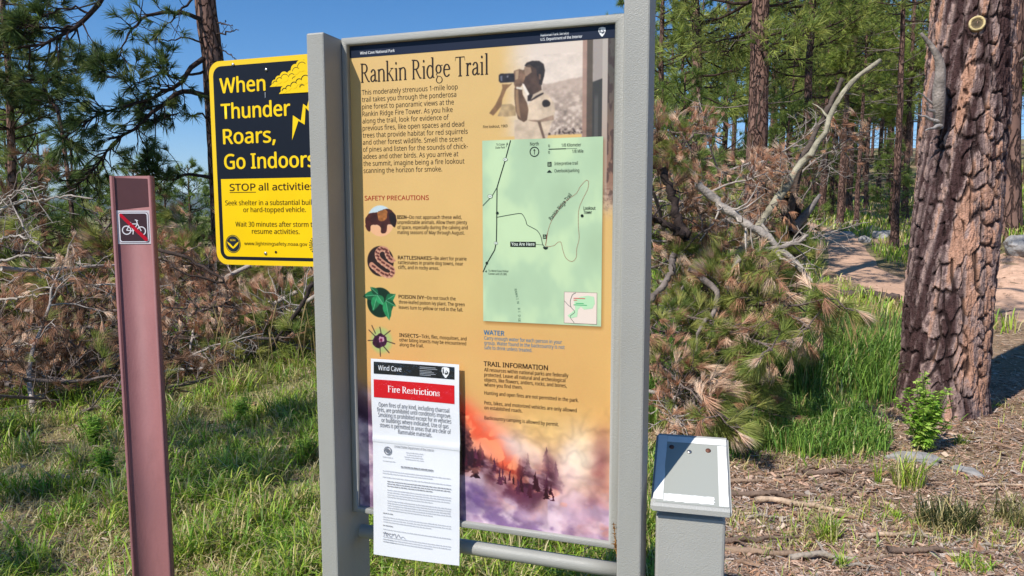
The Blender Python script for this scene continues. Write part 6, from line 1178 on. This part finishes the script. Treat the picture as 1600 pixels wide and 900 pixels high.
for px, py, s, a in ((1190, 745, .8, .2), (1230, 770, 1.0, -.1), (1275, 790, 1.1, -.25), (1310, 805, .9, .3), (1200, 800, .8, .1), (1180, 838, 1.0, .05), (1240, 860, 1.1, -.1), (1300, 868, 1.2, -.05), (1320, 850, .6, 1.3), (1420, 840, .8, .15), (1450, 845, .7, -.1), (1500, 852, .6, .5), (1550, 862, .7, .1), (1580, 850, .6, -.4), (1390, 870, .6, .3), (1480, 870, .8, 0), (1540, 790, .6, -.6), (1570, 760, .7, .3), (1340, 760, .5, .9), (1380, 735, .6, .1), (1260, 735, .7, 1.1), (1330, 740, .9, .2), (1215, 720, .7, .4), (1500, 690, .8, -.1), (1560, 700, .7, .2), (1440, 755, .5, -.2), (1590, 800, .6, .2), (1350, 885, .7, .1), (1160, 880, .7, .2), (280, 690, .7, .5), (330, 720, .8, -.3), (470, 700, .9, .1), (60, 690, .8, .2), (150, 745, .7, -.2), (420, 690, .6, .8)):
    v = P_(px, py, 4.0); t_ = 1.6/(1.6-v[2]); x, y = v[0]*t_, v[1]*t_; left_ = px < 600
    o = link("fallen_stick", SV[int(px/10) % 5], M['wood']); o.location = (x, y, gz(x, y)); o.rotation_euler = (0, 0, a+r_.normal(0, .1)); o.scale = (s,)*3
    tag(o, "bare grey stick lying in the grass at lower left" if left_ else SL[0], "stick", "sticks lying in the left grass" if left_ else SL[1])
# separate grass tufts on the litter
def on_ground(px, py): v = P_(px, py, 4.0); t_ = 1.6/(1.6-v[2]); return v[0]*t_, v[1]*t_
for px, py, nb, h, rad, pal, dr, lab in ((1292, 838, 130, .15, .05, GC, .5, "yellowish grass tuft beside the grey sticks on the litter"), (1478, 828, 420, .17, .13, np.array([S(74, 84, 44), S(92, 98, 54), S(60, 72, 42)]), .25, "dark drooping grass clump on the litter at lower right"), (1398, 808, 70, .06, .03, GC, .0, "small bright green sprout between the two grass tufts"), (1420, 760, 160, .22, .09, GC, .35, "loose grass tuft below the bright leafy plant"), (1370, 755, 26, .17, .02, GC, .1, "narrow upright blade cluster left of the loose grass tuft"), (1590, 820, 220, .16, .12, np.array([S(90, 96, 50), S(120, 116, 70)]), .4, "dull grass clump at the right photo edge"), (1520, 895, 120, .07, .07, GC, .1, "low bright green sprouts at the bottom edge, lower right"), (1315, 885, 40, .09, .02, GC, .1, "tiny green shoot at the bottom edge beside a stick"), (1500, 695, 60, .10, .04, GC, .1, "small green shoot right of the bright leafy plant")):
    x, y = on_ground(px, py); m = MB(); a = r_.uniform(0, 6.28, nb); q = rad*np.sqrt(r_.random(nb)); X, Y = np.cos(a)*q, np.sin(a)*q; dry_ = r_.random(nb) < dr
    C = np.where(dry_[:, None], SC_[r_.integers(0, 3, nb)], pal[r_.integers(0, len(pal), nb)])*r_.uniform(.7, 1.2, (nb, 1)); blades(m, X, Y, h*r_.uniform(.5, 1.25, nb), r_.uniform(.0035, .006, nb), C, r_, 1.0, z=np.zeros(nb))
    o = m.build("grass_tuft", M['grass']); o.location = (x, y, gz(x, y)); tag(o, lab, "grass tuft")
# the bright leafy plant at the foot of the big trunk
x, y = on_ground(1442, 705); pt = tag(empty("leafy_plant", (x, y, gz(x, y))), "bright green leafy plant growing at the foot of the massive trunk", "plant")
ms, mlf = MB(), MB(); rr = np.random.default_rng(12); LG_ = np.array([S(172, 208, 84), S(190, 222, 104), S(150, 192, 74), S(204, 226, 120)])
for i in range(30):
    a = rr.uniform(0, 6.28); h = rr.uniform(.22, .46) if i > 3 else rr.uniform(.46, .56); sp_ = rr.uniform(.03, .24)*(1.1-h); P = smooth_path([(0, 0, 0), (math.cos(a)*sp_*.5, math.sin(a)*sp_*.5, h*.55), (math.cos(a)*sp_, math.sin(a)*sp_, h)], 9); tube(ms, P, np.linspace(.004, .002, 9), 5, S(120, 140, 70), cap=False)
    for k in range(26):
        f = rr.uniform(.15, 1); q = np.array([np.interp(f*8, np.arange(9), P[:, j]) for j in range(3)]); aa = rr.uniform(0, 6.28); d = np.array([math.cos(aa), math.sin(aa), rr.uniform(-.1, .8)]); d /= np.linalg.norm(d); l = rr.uniform(.035, .085)*(1.15-.5*f); sd = np.cross(d, [0, 0, 1]); sd /= np.linalg.norm(sd)+1e-9; sd = sd*math.cos(.5)+np.array([0, 0, 1])*math.sin(rr.normal(0, .4)); sd /= np.linalg.norm(sd); c = LG_[rr.integers(0, 4)]*rr.uniform(.75, 1.15)
        for off, ll in ((0, 1), (.5, .62), (-.5, .62), (.9, .4), (-.9, .4)):
            dd = d*math.cos(off)+sd*math.sin(off); b0 = q+d*l*(.35 if off else 0); e = b0+dd*l*ll; e[2] -= .25*l*ll; m1 = (b0+e)/2; m1[2] += .05*l; pp = np.cross(dd, np.cross(sd, d)); pp /= np.linalg.norm(pp)+1e-9; w = l*.14
            mlf.add(np.array([b0, m1+pp*w, e, m1-pp*w]), [(0, 1, 2, 3)], c)
ms.build("stems", M['leaf'], pt); mlf.build("leaves", M['leaf'], pt)
for k_, (wx_, wy_, ws_) in enumerate(((-2.45, 4.25, .42), (-1.9, 3.75, .34), (-2.9, 4.9, .46), (-1.35, 4.6, .36), (-2.05, 5.4, .44), (-3.1, 5.5, .4))):
    w_ = dup(pt, (wx_, wy_, gz(wx_, wy_)), rz=k_*1.3, scale=(ws_*1.3, ws_*1.3, ws_)); tag(w_, "small leafy green weed in the grass left of the board", "plant", "leafy weeds in the left grass")
# rocks
def rock(px, py, sx, sy, sz, seed, lab, d=None, group=None):
    if d is None: x, y = on_ground(px, py)
    else: x = (px-800)/1135*d; y = d
    bm = bmesh.new(); bmesh.ops.create_icosphere(bm, subdivisions=4, radius=1.0)
    for v in bm.verts:
        c = v.co; n_ = fbm(np.array([c.x*1.1+seed+c.z]), np.array([c.y*1.1-c.z*.7]), seed, 4)[0]; q = .62+.75*n_; v.co = Vector((c.x*sx*q, c.y*sy*q, c.z*sz*q))
    o = bm_obj("rock", bm, M['rock'], smooth=False); o.location = (x, y, gz(x, y)+sz*.15); o.rotation_euler = (0, 0, seed*.7); tag(o, lab, "rock", group)
rock(1508, 738, .10, .055, .04, 3, "flat pale stone on the litter below the massive trunk")
rock(1428, 718, .16, .07, .06, 4, "low grey stone left of the bright leafy plant's foot")
for px, py, d, s, seed in ((1322, 378, 23, .28, 5), (1350, 384, 21.5, .30, 6), (1372, 380, 22.5, .34, 7), (1362, 372, 25, .26, 8), (1385, 372, 23, .3, 9)): rock(px, py, s, s*.6, s*.5, seed, "grey boulder in the rocky row where the trail bends away", d, "boulders at the bend of the trail")
rock(1596, 385, .45, .3, .28, 10, "white boulder on the grassy bank at the right edge", 12.5)
dead("fallen_log", [([(5.3, 12.6, gz(5.3, 12.6)+.08), (5.9, 12.5, gz(5.9, 12.5)+.1), (6.6, 12.3, gz(6.6, 12.3)+.08)], .075, .06)], S(96, 82, 76), "short weathered log lying at the near edge of the trail", "log", twigs=2)
# the letter source is not part of the place
bpy.data.objects.remove(_fo); bpy.data.curves.remove(_fc)
